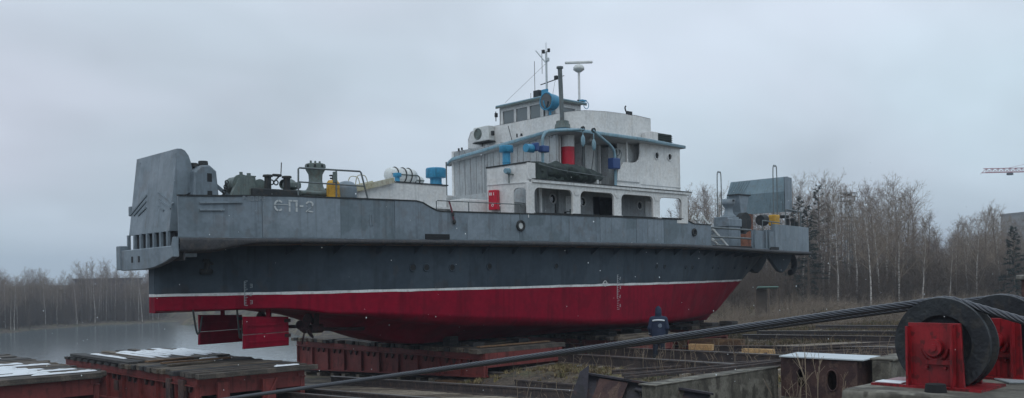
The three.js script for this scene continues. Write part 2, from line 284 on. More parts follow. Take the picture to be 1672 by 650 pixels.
{
  const bot = [];
  for (const s of [1, -1]) bot.push(grid((u, v) => {
    const x0 = lerp(X0, stemX(1.2), u), kb = keelY(x0), yc = chineY(x0);
    if (v < 0.2) { const x = lerp(X0, stemX(kb), u), w = hullW(x, kb); return [x, kb - 0.04 * (1 - v / .2), s * w * .34 * v / .2]; }
    if (v < 0.7) { const a = (v - 0.2) / 0.5 * Math.PI / 2, f = (v - .2) / .5, y = kb + (yc - kb) * lerp(Math.pow(f, .75), Math.pow(f, 3), sstep(.62, 1, f)), x = lerp(X0, stemX(y), u), w = hullW(x, y); return [x, y, s * w * (.34 + .66 * f)]; }
    const y = lerp(yc, WL0, (v - 0.7) / 0.3), x = lerp(X0, stemX(y), u); return [x, y + (v > .99 ? .03 : 0), s * (hullW(x, y) - (v > .99 ? .004 : 0))];
  }, NU, 30, s < 0));
  const hw0 = hullW(X0, 2.6); bot.push(bspan(X0 - .01, X0 + .01, keelY(0) - .03, WL0, -hw0, hw0));
  const bp = mesh('bottom_plating', bot, MT.red, ferry, 'crimson painted lower hull');
  // keel, bilge skegs
  mesh('keel', [bspan(10, 27.6, 0.6, 0.72, -0.12, 0.12)], MT.bronze, bp);
  mesh('waterline_stripe', [...hullStrip(WL0, WL1, 1), bspan(X0 - 0.012, X0 + 0.01, WL0, WL1, -hw0, hw0)], MT.boot, ferry, 'thin white waterline stripe');
  const up = [...hullStrip(WL1 - .03, 4.14, 14).map(g => { const p = g.attributes.position; for (let i = 0; i < p.count; i++) if (p.getY(i) < WL1 + .02) p.setZ(i, p.getZ(i) - Math.sign(p.getZ(i)) * .004); return g; }), bspan(X0 - .01, X0 + .01, WL1, 4.1, -hw0, hw0)];
  const sp = mesh('side_plating', up, MT.side, ferry, 'dark grey upper hull side');
  // portholes of the hull side
  for (const [px, py, r] of [[674, 437, .12], [696, 437, .115], [738, 437, .115], [799, 435, .11], [908, 434.5, .1], [1072, 435, .085], [1085, 435, .085], [1120, 436, .08], [1131, 436, .08], [1164, 436, .08], [1174, 436, .08], [1200, 436.5, .075], [1219, 437, .07]]) {
    let q = atZ(px, py, 3.8); for (let k = 0; k < 12; k++) q = atZ(px, py, hullW(q.x, q.y)); const tx = (hullW(q.x + .1, q.y) - hullW(q.x - .1, q.y)) / .2, ang = -Math.atan(tx);
    const port = mesh('porthole', [place(new THREE.TorusGeometry(r, 0.022, 6, 20), q.x, q.y, q.z + 0.01, 0, ang, 0)], MT.side, ferry);
    mesh('pane', [place(new THREE.CylinderGeometry(r, r, 0.02, 18), q.x, q.y, q.z + 0.004, Math.PI / 2, 0, 0).applyMatrix4(new THREE.Matrix4())].map(g => { g.translate(-q.x, -q.y, -q.z); g.rotateY(ang); g.translate(q.x, q.y, q.z); return g; }), MT.black, port);
  }
  // outlet and bracket on the quarter
  { let q = atZ(337, 437, 1.8); for (let k = 0; k < 12; k++) q = atZ(337, 437, hullW(q.x, q.y)); const z = q.z; mesh('outlet', [cyl(.05, .05, .5, q.x + .12, q.y + .12, z + .05, 10, 0, 0, 1.2), rbox(.34, .16, .22, .05, q.x - .05, q.y - .12, z + .08), cyl(.1, .07, .3, q.x, q.y + .1, z + .05, 10)], MT.gearDark, ferry); }
  // rudders, propellers
  for (const s of [1, -1]) {
    const rd = mesh('rudder', [extZ([[2.28, 1.98], [3.76, 1.92], [3.76, 1.46], [2.29, 1.44]], s * 1.5 - .06, s * 1.5 + .06, .02), extZ([[2.29, 1.425], [3.76, 1.445], [3.75, 1.04], [2.27, 1.02]], s * 1.5 - .075, s * 1.5 + .075, .02)], MT.red, ferry);
    for (const y of [1.2, 1.7]) mesh('stiffener', [beam(V(2.4, y, s * 1.5 + .085), V(3.7, y + .01, s * 1.5 + .085), .03, .05)], MT.red, rd); for (const y of [1.35, 1.8]) mesh('hinge_strap', [bspan(3.6, 3.8, y - .05, y + .05, s * 1.5 - .1, s * 1.5 + .1)], MT.bronze, rd);
    mesh('rudder_stock', [cyl(.07, .07, .5, 3.1, 2.15, s * 1.5, 10)], MT.red, rd);
    const pr = mesh('propeller', [place(new THREE.SphereGeometry(.13, 12, 10), 4.35, 1.5, s * 1.5), ...[0, 1, 2, 3].map(k => { const g = new THREE.SphereGeometry(.24, 10, 8); g.scale(.12, 1, .62); g.rotateY(.5); g.translate(0, .3, 0); g.rotateX(k * Math.PI / 2 + .4); return g.translate(4.35, 1.5, s * 1.5); })], MT.bronze, ferry);
    mesh('shaft_bracket', [beam(V(4.75, 1.5, s * 1.5), V(4.6, 2.1, s * 1.5 - .3), .16, .06), beam(V(4.75, 1.5, s * 1.5), V(4.6, 2.1, s * 1.5 + .3), .16, .06), bar(V(4.2, 1.5, s * 1.5), V(6.6, 1.4, s * 1.4), .06, 10), cyl(.14, .14, .4, 4.75, 1.5, s * 1.5, 14, 0, 0, Math.PI / 2)], MT.bronze, pr);
  }
  // draught marks and load line
  const onHull = (px, py) => { let q = atZ(px, py, 3); for (let k = 0; k < 14; k++) q = atZ(px, py, hullW(q.x, q.y) + .006); return q; };
  const mark = (x0, ylo, yhi, n, sgn, gap) => { const gs = []; const zz = (x, y) => { const kb = keelY(x), yc = chineY(x), w = hullW(x, y); return y >= yc ? w : w * (.34 + .66 * Math.pow(clamp((y - kb) / (yc - kb), 0, 1), 1.333)); };
    for (let k = 0; k < n; k++) { const y = lerp(ylo, yhi, k / (n - 1)), w = k % 5 === 0 ? .14 : .07; gs.push(box(w, .018, .008, x0 + sgn * w / 2, y, zz(x0 + sgn * w / 2, y) + .004)); if (k) { const y2 = lerp(ylo, yhi, (k - .5) / (n - 1)); if (y2 > gap) gs.push(box(.018, (yhi - ylo) / (n - 1), .008, x0, y2, zz(x0, y2) + .004)); }
      if (k % 5 === 2) { const X = x0 + sgn * .17; gs.push(box(.06, .016, .008, X, y + .05, zz(X, y + .05) + .004), box(.06, .016, .008, X, y - .05, zz(X, y - .05) + .004), box(.05, .016, .008, X, y, zz(X, y) + .004), box(.016, k % 10 === 2 ? .11 : .055, .008, X + .03, y + (k % 10 === 2 ? 0 : .027), zz(X + .03, y) + .004)); if (k % 10 !== 2) gs.push(box(.016, .055, .008, X - .03, y - .027, zz(X - .03, y) + .004)); } } return gs; };
  mesh('draught_marks', mark(onHull(399, 480).x, onHull(399, 499).y, onHull(399, 459).y, 16, 1, -9), plain(0x8f989c, .6), ferry, 'faded white draught scale near the stern').userData.kind = 'stuff';
  mesh('draught_marks', mark(onHull(1008, 470).x, onHull(1008, 505).y, onHull(1008, 449).y, 20, 1, 2.1), plain(0xa9adb2, .6), ferry, 'faded white draught scale amidships').userData.kind = 'stuff';
  { const q = onHull(988, 463); mesh('load_line_mark', [torus(.1, .014, q.x, q.y, q.z + .006), box(.34, .02, .012, q.x, q.y + .01, q.z + .014)], MT.boot, ferry); }
}
// rubbing strake
{
  const sweep = s => grid((u, v) => { const x = lerp(s > 0 ? -0.02 : 1.3, XE, u), k = 1 + 1.5 * (1 - sstep(0.6, 2.2, x)) , P = [[-.22, 0], [.02, 0], [.07, -.03], [.09, -.075], [.07, -.12], [.02, -.155], [-.22, -.17]], i = Math.round(v * 6); const q = P[i], dy = i >= 3 ? q[1] * (i > 3 ? k : 1) : q[1]; return [x, FY(x) + dy, s * (HB(x) + q[0])]; }, 120, 6, s > 0);
  const f = mesh('rubbing_strake', [sweep(1), sweep(-1), bspan(XE - .02, XE + .08, FY(XE) - .17, FY(XE), -HB(XE) - .08, HB(XE) + .08), bspan(.12, .16, 3.62, 3.92, -2.2, 2.4)], MT.fender, ferry, 'dark scuffed rubbing strake along the deck edge');
  for (const s of [1, -1]) for (let x = 3.4; x < 31; x += 1.32) { const z = hullW(x, 3.9), zo = HB(x); if (zo - z > .05) mesh('strake_bracket', [extX([[s * (z - .02), 3.78], [s * (z - .02), FY(x) - .16], [s * zo, FY(x) - .16]].map(p => [p[0], p[1]]), x, x + .03)], MT.side, f); }
  const dk = []; for (let k = 0; k <= 60; k++) { const x = lerp(.9, XE, k / 60); dk.push([x, HB(x) - .05]); } const plan = [...dk, ...dk.slice().reverse().map(p => [p[0], -p[1]])];
  mesh('main_deck', [extY(plan, 4.06, 4.13)], MT.deck, ferry);
  const fd = dk.filter(p => p[0] >= .3 && p[0] <= 7.3).map(p => [p[0], p[1] - .06]); mesh('fore_deck', [extY([...fd, ...fd.slice().reverse().map(p => [p[0], -p[1]])], 5.26, 5.32)], MT.deck, ferry);
}
// bulwark of separate plates, with a dark cap
const BT = x => x < 3.5 ? lerp(5.37, 5.455, sstep(0, 3.5, x)) : x < 7.2 ? 5.445 : x < 8.05 ? lerp(5.445, 5.145, sstep(7.2, 8.05, x)) : x < 20.95 ? lerp(5.14, 5.24, (x - 8) / 13) : x < 21.5 ? lerp(5.24, 5.10, (x - 20.95) / .55) : 5.10;
const ribbon = (xa, xb, y0, y1, off, th, s, nx = 14) => { const o = [], P = (x, y, k) => [x, y, s * (HB(x) - off - k * th)];
  const a = grid((u, v) => { const x = lerp(xa, xb, u); return P(x, lerp(y0(x), y1(x), v), 0); }, nx, 2, s < 0), b = grid((u, v) => { const x = lerp(xa, xb, u); return P(x, lerp(y0(x), y1(x), v), 1); }, nx, 2, s > 0), c = grid((u, v) => { const x = lerp(xa, xb, u); return P(x, y1(x), v); }, nx, 1, s < 0);
  const e = x => grid((u, v) => P(x, lerp(y0(x), y1(x), v), u), 1, 1); o.push(a, b, c, e(xa), e(xb)); return o; };
{
  const seams = [0, 2.25, 4.6, 6.4, 9.1, 11.3, 13.7, 15.35, 16.9, 17.5, 18.25, 19.3, 20.9, 23.05];
  const low = x => FY(x) - .02;
  for (const s of [1, -1]) {
    const bw = mesh('bulwark', ribbon(s > 0 ? 0 : 1.3, 23.05, low, x => low(x) + .05, .03, .09, s, 60), MT.hullGrey, ferry, s > 0 ? 'grey bulwark with touch-up paint and painted number' : 'grey far bulwark');
    const sx0 = s > 0 ? 0 : 1.3;
    for (let k = 0; k < seams.length - 1; k++) { const m = mesh('plate', ribbon(Math.max(sx0, seams[k] + (k ? .006 : 0)), seams[k + 1] - .006, x => low(x) + .052, BT, k % 2 ? .026 : .034, .05, s), MT.hullPlate[(k * 7 + (s > 0 ? 0 : 1)) % 3], bw); }
    mesh('cap_rail', ribbon(s > 0 ? 0 : 1.3, 23.05, x => BT(x) + .002, x => BT(x) + .045, .01, .11, s, 90), MT.gearDark, bw);
    // block with two ribs, then the end bulwark
    const ql = 27.15, e0 = 29.9; mesh('plate', ribbon(ql, e0 - .01, low, x => 5.02, .03, .05, s), MT.hullPlate[0], bw);
    mesh('plate', [...ribbon(e0, XE - .25, low, x => 5.4, .0, .05, s), bspan(e0 - .03, e0 + .03, 4.13, 5.4, s * HB(e0) - .02 * s, s * (HB(e0) - .2))], MT.hullPlate[1], bw);
    for (const x of [27.3, 28.6, 29.0]) mesh('rib', [bspan(x, x + .1, 4.2, 5.05, s * (HB(x) - .03), s * (HB(x) + .05))], MT.hullPlate[2], bw);
    if (s > 0) { // details welded or cut on the visible side
      const on = (px, py) => { let q = atZ(px, py, 3.5); for (let k = 0; k < 12; k++) q = atZ(px, py, HB(q.x) - .03); return q; };
      for (const [a, b] of [[[325, 331], [395, 330]], [[325, 342.5], [366, 342.5]]]) { const p = on(...a), q = on(...b); mesh('welded_bar', [beam(V(p.x, p.y, p.z + .02), V(q.x, q.y, q.z + .02), .07, .05)], MT.hullPlate[1], bw); }
      { const p = on(694, 382), q = on(733, 391); const sc = mesh('freeing_port', ribbon(p.x, q.x, x => q.y, x => p.y, -.012, .05, 1), MT.black, bw); mesh('freeing_port_bar', ribbon(p.x, q.x, x => lerp(q.y, p.y, .46), x => lerp(q.y, p.y, .54), -.03, .02, 1), MT.gearDark, sc); }
      { const p = on(1164, 398), q = on(1226, 404); mesh('freeing_port', ribbon(23.2, 27.1, x => 4.17, x => 4.25, .0, .05, 1), MT.black, bw); }
      { const p = on(1258, 401); mesh('freeing_port', ribbon(29.2, 30.3, x => 4.13, x => 4.27, -.03, .05, 1), MT.black, bw); }
      for (const [px, py, r, m] of [[849.5, 368.5, .155, MT.fibre], [1133, 379.5, .13, MT.black]]) { const q = on(px, py), f = mesh('fairlead', [place(new THREE.TorusGeometry(r, .045, 8, 24), q.x, q.y, q.z + .03)], MT.gearDark, bw); mesh('opening', [cyl(r * .95, r * .95, .02, q.x, q.y, q.z + .012, 20, Math.PI / 2)], m, f); }
      for (const x of [5.55, 5.62]) mesh('welded_bar', [bspan(x, x + .03, 4.65, 5.0, HB(x) - .04, HB(x) + .0)], MT.hullPlate[1], bw);
    }
  }
  mesh('end_bulwark', [bspan(XE - .3, XE - .24, 4.1, 5.4, -1.72, 1.72)], MT.hullPlate[1], ferry);
  // painted number, stencilled
  const lm = plain(0xb4babd, .6), on = x => HB(x) - .026, P = (px, py) => { let q = atZ(px, py, 3); for (let k = 0; k < 10; k++) q = atZ(px, py, on(q.x)); return q; };
  const arcS = (cx, cy, rx, ry, t, a0, a1) => { const s = [], n = 14; for (let k = 0; k <= n; k++) { const a = lerp(a0, a1, k / n); s.push([cx + rx * Math.cos(a), cy + ry * Math.sin(a)]); } for (let k = n; k >= 0; k--) { const a = lerp(a0, a1, k / n); s.push([cx + (rx - t) * Math.cos(a), cy + (ry - t) * Math.sin(a)]); } return s; };
  const rect = (x, y, w, h) => [[x, y], [x + w, y], [x + w, y + h], [x, y + h]];
  const letter = (px, py0, py1, shapes, sc) => { const b = P(px, py1), t = P(px, py0), h = t.y - b.y, ang = -Math.atan((on(b.x + .2) - on(b.x - .2)) / .4); return shapes.map(s => { const g = extZ(s.map(p => [p[0] * h * sc, p[1] * h]), 0, .006); g.rotateY(ang); return g.translate(b.x, b.y, b.z + .012); }); };
  const D = Math.PI / 180;
  const C = [arcS(.42, .5, .42, .5, .15, 38 * D, 86 * D), arcS(.42, .5, .42, .5, .15, 96 * D, 176 * D), arcS(.42, .5, .42, .5, .15, 186 * D, 262 * D), arcS(.42, .5, .42, .5, .15, 274 * D, 318 * D), rect(.02, .575, 1.25, .045)];
  const PI_ = [rect(0, .86, .33, .14), rect(.41, .86, .39, .14), rect(0, .43, .16, .39), rect(0, 0, .16, .37), rect(.62, .43, .17, .39), rect(.62, 0, .17, .37)];
  const two = [arcS(.36, .72, .36, .28, .15, 100 * D, 180 * D), arcS(.36, .72, .36, .28, .15, -40 * D, 92 * D), [[.63, .54], [.52, .46], [.0, .1], [.0, .0], [.12, .06], [.18, .16]], [[.2, .13], [.45, .14], [.72, .06], [.6, 0], [.38, .0], [.2, .07]]];
  mesh('painted_number', [...letter(447, 326, 345, C, 1), ...letter(471, 326.5, 345.6, PI_, 1), ...letter(489, 327, 346, [rect(0, .42, .33, .15)], 1), ...letter(499, 328, 346.6, two, 1)], lm, ferry, 'stencilled white lettering СП-2');
  const gm = plain(0x868f96, .65), G = (x, w) => [rect(x, 0, .12, 1), rect(x + .12, .85, w, .15), rect(x + .12, .45, w, .15), rect(x + w + .05, .5, .12, .5)];
  mesh('painted_registration', [...letter(396, 320, 327.5, [...G(0, .35), rect(.65, .4, .3, .14), rect(1.1, 0, .13, 1), rect(1.3, .4, .3, .14), rect(1.5, 0, .13, 1), rect(1.8, 0, .5, .14), rect(1.8, .86, .5, .14), rect(1.75, 0, .13, 1), rect(2.25, 0, .13, 1)], 1), ...letter(417, 320.5, 328, [rect(0, 0, .13, 1), rect(.4, 0, .13, 1), rect(.1, .86, .35, .14), rect(.1, 0, .35, .14), rect(.75, 0, .13, 1), rect(.8, .86, .4, .14), rect(.8, .43, .4, .14), rect(1.15, .43, .13, .5), rect(1.5, 0, .5, .14), rect(1.5, .86, .5, .14), rect(1.95, .45, .13, .5), rect(1.5, .43, .5, .14), rect(1.45, 0, .13, .5)], 1)], gm, ferry, 'faint faded registration number');
}
// ---- bow ramp (raised), its hinge beam and end structure
{
  const rp = mesh('ramp', [extZ([[.1, 4.46], [.6, 4.46], [.6, 5.5], [.74, 5.56], [.8, 5.68], [.81, 6.2], [.78, 6.42], [.71, 6.62], [.61, 6.75], [.5, 6.8], [.375, 6.79]], -1.42, 1.5, .012)], MT.hullPlate[1], ferry, 'raised grey loading ramp with chevron bars');
  for (const [z, y] of [[1.32, 6.42], [-1.23, 6.42]]) mesh('corner_patch', [bspan(.345, .36, y - .03, y + .24, z - .14, z + .14)], MT.hullPlate[1], rp);
  const xr = y => lerp(.1, .37, (y - 4.46) / 2.14) - .005;
  // chevron bars, slanting in towards the middle
  const ch = (z0, y0, z1, y1) => mesh('chevron_bar', [beam(V(xr(y0), y0, z0), V(xr(y1), y1, z1), .06, .05)], MT.hullGrey, rp);
  const R = (px, py) => { let q = atX(px, py, .36); for (let k = 0; k < 6; k++) q = atX(px, py, xr(q.y)); return q; };
  for (const [a, b] of [[[213, 352], [240, 319]], [[219, 352], [239, 329]], [[226, 352], [239, 339]]]) { const p = R(...a), q = R(...b); ch(p.z, p.y, q.z, q.y); }
  for (const [a, b] of [[[259, 315], [283, 333]], [[259, 326], [279, 341]], [[259, 337], [268, 344]]]) { const p = R(...a), q = R(...b); ch(p.z, p.y, q.z, q.y); }
  { const p = R(208, 347); mesh('lug', [rbox(.14, .3, .2, .03, .24, p.y + .02, -1.52)], MT.hullPlate[0], rp); }
  // slots between fins at the foot
  for (let k = 0; k < 7; k++) { const z = lerp(-1.45, 1.42, k / 6); mesh('fin', [bspan(.07, .15, 4.0, 4.47, z - .05, z + .05)], MT.hullPlate[1], rp); }
  mesh('hinge_bar', [cyl(.06, .06, 2.9, .4, 4.2, 0, 12, Math.PI / 2)], MT.gearDark, rp);
  for (let k = 0; k < 6; k++) { const z = lerp(-1.26, 1.11, k / 5); mesh('hinge_knuckle', [cyl(.08, .08, .14, .38, 4.18, z, 12, Math.PI / 2)], MT.gearDark, rp); }
  // end beam, belly cut upwards at the near side
  const eb = mesh('end_beam', [extX([[-1.3, 4.0], [2.3, 4.02], [2.42, 4.26], [2.44, 3.72], [1.9, 3.58], [1.2, 3.46], [.4, 3.4], [-1.3, 3.4]], -.2, -.02, .02), bspan(-.02, .9, 3.74, 3.96, -1.3, 1.5)], MT.hullPlate[1], ferry, 'pale grey end beam under the ramp');
  for (const z of [.1, -.4]) mesh('hole', [bspan(-.21, -.198, 3.62, 3.8, z - .06, z + .06)], MT.black, eb);
  mesh('end_post', [rbox(.26, .72, .3, .03, -.12, 3.78, -1.38)], MT.hullPlate[1], eb);
  for (const y of [3.6, 3.92]) mesh('fender_block', [rbox(.18, .2, .1, .03, -.12, y, -1.56)], MT.gear, eb);
  mesh('recess_back', [bspan(.27, .3, 3.96, 4.46, -1.4, 1.5)], MT.black, eb);
  // winch house of the ramp
  const wh = mesh('ramp_winch_housing', [extZ([[.72, 5.3], [.76, 6.15], [.98, 6.34], [1.22, 6.36], [1.42, 6.2], [1.5, 5.3]], .95, 1.75, .04)], MT.hullPlate[0], ferry, 'grey ramp winch housing with two slots');
  mesh('cap', [cyl(.15, .13, .16, 1.2, 6.43, 1.35, 12), cyl(.12, .1, .12, .95, 6.38, 1.3, 12)], MT.gearDark, wh);
  for (const y of [5.5, 6.0]) mesh('slot', [bspan(1.13, 1.27, y - .12, y + .12, 1.745, 1.758)], MT.black, wh);
  mesh('stay', [beam(V(1.4, 5.95, 1.4), V(2.1, 5.36, 1.5), .09, .09)], MT.hullPlate[0], wh);
}
// ---- foredeck machinery
{
  const z0 = 1.5;
  const w = mesh('anchor_windlass', [bspan(2.0, 4.0, 5.34, 5.78, 1.15, 1.75), cyl(.26, .26, .5, 2.15, 5.85, 1.5, 14, Math.PI / 2), cyl(.3, .3, .1, 2.15, 5.85, 1.8, 14, Math.PI / 2), extZ([[2.2, 5.4], [2.62, 5.6], [2.4, 6.08], [2.0, 6.02], [1.75, 5.5]], 1.82, 1.98)], MT.gear, ferry, 'anchor windlass with dark bollard posts');
  for (const x of [2.92, 3.55]) mesh('mooring_post', [cyl(.1, .1, .85, x, 5.74, 1.95, 12), cyl(.15, .14, .06, x, 6.14, 1.95, 12)], MT.gearDark, w);
  mesh('mooring_beam', [rbox(1.7, .3, .3, .05, 3.2, 5.6, 1.95)], MT.gearDark, w);
  mesh('gear_case', [rbox(.5, .28, .4, .08, 2.55, 6.02, 1.3), cyl(.05, .05, .16, 2.4, 6.2, 1.3), cyl(.06, .06, .12, 2.65, 6.2, 1.3), bspan(2.28, 2.78, 6.13, 6.17, 1.15, 1.5), rbox(.46, .2, .4, .06, 3.98, 5.95, 1.5), cyl(.22, .22, .08, 3.05, 5.9, 1.2, 14, Math.PI / 2)], MT.gear, w);
  mesh('hand_brake', [bar(V(3.3, 6.0, 1.6), V(3.55, 6.25, 1.6), .025), bar(V(3.55, 6.2, 1.6), V(3.58, 6.62, 1.6), .015), rbox(.3, .08, .1, .03, 3.42, 6.22, 1.6), torus(.07, .02, 3.15, 5.98, 1.75), torus(.07, .02, 3.3, 5.98, 1.75)], MT.gearDark, w);
  mesh('chain', Array.from({ length: 7 }, (_, k) => torus(.05, .016, 1.72 - .02 * k, 5.9 - k * .07, 1.75, 0, k % 2 ? 1.5 : 0, 0)), MT.gearDark, w);
  const cp = mesh('capstan', [lathe([[0, 0], [.42, 0], [.42, .12], [.3, .2], [.24, .3], [.21, .5], [.22, .68], [.3, .82], [.31, .86], [.31, 1.0], [.26, 1.02], [0, 1.02]], 4.82, 5.66, z0, 28)], MT.gear, ferry, 'grey capstan drum');
  mesh('capstan_socket', Array.from({ length: 8 }, (_, k) => { const a = k * Math.PI / 4 + .2; return box(.07, .08, .03, 4.82 + .305 * Math.sin(a), 6.59, z0 + .305 * Math.cos(a), 0, a, 0); }), MT.black, cp);
  mesh('capstan_bolt', [-.16, 0, .16].map(x => cyl(.04, .03, .1, 4.82 + x, 6.72, z0, 8)), MT.gear, cp);
  mesh('capstan_bed', [rbox(1.5, .3, 1.0, .05, 4.75, 5.5, z0), rbox(1.0, .12, .5, .05, 4.3, 5.72, z0 + .2), cyl(.07, .07, .9, 4.35, 5.68, z0 + .62, 10, 0, 0, Math.PI / 2), rbox(.36, .3, .4, .05, 5.2, 5.76, z0 + .1)], MT.gear, cp);
  const vt = mesh('horn_ventilator', [tube([V(4.3, 5.36, .9), V(4.3, 5.8, .9), V(4.12, 6.02, .98), V(3.92, 6.02, 1.1)], .16, 12, 20), sph(.24, 4.22, 5.98, .95)], MT.gear, ferry);
  mesh('buoyancy_drum', [rbox(.62, .75, .62, .26, 5.7, 5.78, 1.9)], MT.hullPlate[1], ferry);
  const yb = mesh('bollard', [cyl(.22, .2, .7, 4.98, 5.67, 2.25, 20), lathe([[0, .1], [.14, .08], [.2, 0]], 4.98, 6.02, 2.25)], MT.yellow, ferry, 'yellow painted post with valve wheel');
  mesh('valve_wheel', [torus(.1, .018, 4.98, 6.25, 2.25, Math.PI / 2), bar(V(4.98, 6.0, 2.25), V(4.98, 6.27, 2.25), .025), rbox(.2, .05, .06, .02, 4.98, 6.16, 2.25)], MT.black, yb);
  // rail round the capstan
  const q = (px, py) => { const p = atZ(px, py, 2.85); return p; };
  const A = q(487, 274), B = q(589, 280), C2 = q(602, 322), A0 = q(487, 320), A1 = q(487, 297), B1 = q(594, 304), Mi = q(549, 278), M0 = q(549, 320);
  A0.y = C2.y = M0.y = 5.4; mesh('deck_rail', [tube([A0, A, B, C2], .028, 8, 60, false), bar(A1, B1, .024), bar(Mi, M0, .026)], MT.steelPole, ferry);
  mesh('rail_bracket', [rbox(.12, .34, .1, .02, Mi.x - .05, Mi.y - .22, 2.85)], MT.gear, ferry);
  mesh('deck_cleat', [sph(.13, 6.2, 5.45, 2.6, 1.2, 1, 1), rbox(.3, .1, .2, .04, 6.2, 5.38, 2.6)], MT.gear, ferry);
}
// ---- engine casing with raft tops and ventilators
{
  const cs = mesh('engine_casing', [extZ([[6.35, 4.1], [6.35, 5.95], [7.6, 6.28], [10.15, 6.28], [10.15, 4.1]], -1.5, 1.5, .03), bspan(7.0, 10.3, 5.45, 5.52, -1.6, 1.62)], MT.white, ferry, 'white engine casing');
  mesh('casing_edge', [beam(V(7.6, 6.3, 1.5), V(10.2, 6.3, 1.5), .05, .04)], MT.gearDark, cs);
  mesh('sloping_plate', [beam(V(6.1, 5.92, 1.6), V(7.75, 6.33, 1.6), .1, .18), beam(V(6.1, 5.92, .4), V(7.75, 6.33, .4), .1, .18), bspan(6.1, 6.5, 5.9, 6.03, .3, 1.6)], MT.cream, cs);
  for (const z of [1.35, .9]) { const L = mesh('ladder_hoop', [tube([V(6.35, 5.3, z + .1), V(6.35, 6.15, z + .1), V(6.45, 6.42, z + .1), V(6.72, 6.42, z + .1), V(6.82, 6.2, z + .1), V(6.82, 6.02, z + .1)], .016, 6, 40)], MT.cream, cs); for (let k = 0; k < 4; k++) mesh('rung', [bar(V(6.35, 5.3 + k * .22, z + .1), V(6.35, 5.3 + k * .22, z - .18), .016)], MT.cream, L); }
  const vent = (x, y, z, r, h, m) => { const v = mesh('mushroom_ventilator', [cyl(r * .58, r * .58, h, x, y + h / 2, z, 20), torus(r * .6, r * .05, x, y + h * .3, z, Math.PI / 2)], m, ferry); mesh('ventilator_cap', [lathe([[r * .55, 0], [r, .02], [r, .9 * r], [r * .92, r], [0, r * 1.02]], x, y + h, z, 28)], m, v); return v; };
  vent(10.1, 6.3, .95, .36, .3, MT.blue);
  vent(8.25, 6.3, 1.15, .145, .2, MT.blue);
  vent(11.85, 6.95, 2.8, .25, .5, MT.blue);
  mesh('hatch_trunk', [rbox(3.85, 1.7, 5.1, .04, 12.15, 4.93, -.25)], MT.white, ferry);
  const r = mesh('wall_rail', [bar(V(7.9, 5.5, 3.75), V(11.6, 5.5, 4.0), .018), ...[7.95, 9.2, 10.5, 11.4].map(x => bar(V(x, 5.16, HB(x) - .08), V(x, 5.5, HB(x) - .08), .016))], MT.steelPole, ferry);
}
// ---- lower house with the side arcade
const hole = (s, pts) => { const p = new THREE.Path(); pts.forEach((q, i) => i ? p.lineTo(q[0], q[1]) : p.moveTo(q[0], q[1])); s.holes.push(p); };
const archPts = (x0, x1, y0, y1, r, rb = 0.03) => { const P = [], c = (cx, cy, rr, a0) => { for (let k = 0; k <= 6; k++) { const a = a0 + k / 6 * Math.PI / 2; P.push([cx + rr * Math.cos(a), cy + rr * Math.sin(a)]); } }; c(x1 - r, y1 - r, r, 0); c(x0 + r, y1 - r, r, Math.PI / 2); c(x0 + rb, y0 + rb, rb, Math.PI); c(x1 - rb, y0 + rb, rb, Math.PI * 1.5); return P; };
const circ = (x, y, r, n = 20) => Array.from({ length: n }, (_, k) => [x + r * Math.cos(k / n * 2 * Math.PI), y + r * Math.sin(k / n * 2 * Math.PI)]);
function portlight(parent, x, y, z, r, s = 1) { const p = mesh('porthole', [torus(r, .03, x, y, z + s * .015)], MT.whiteB, parent); mesh('pane', [cyl(r, r, .02, x, y, z - s * .05, 20, Math.PI / 2)], MT.darkGlass, p); return p; }
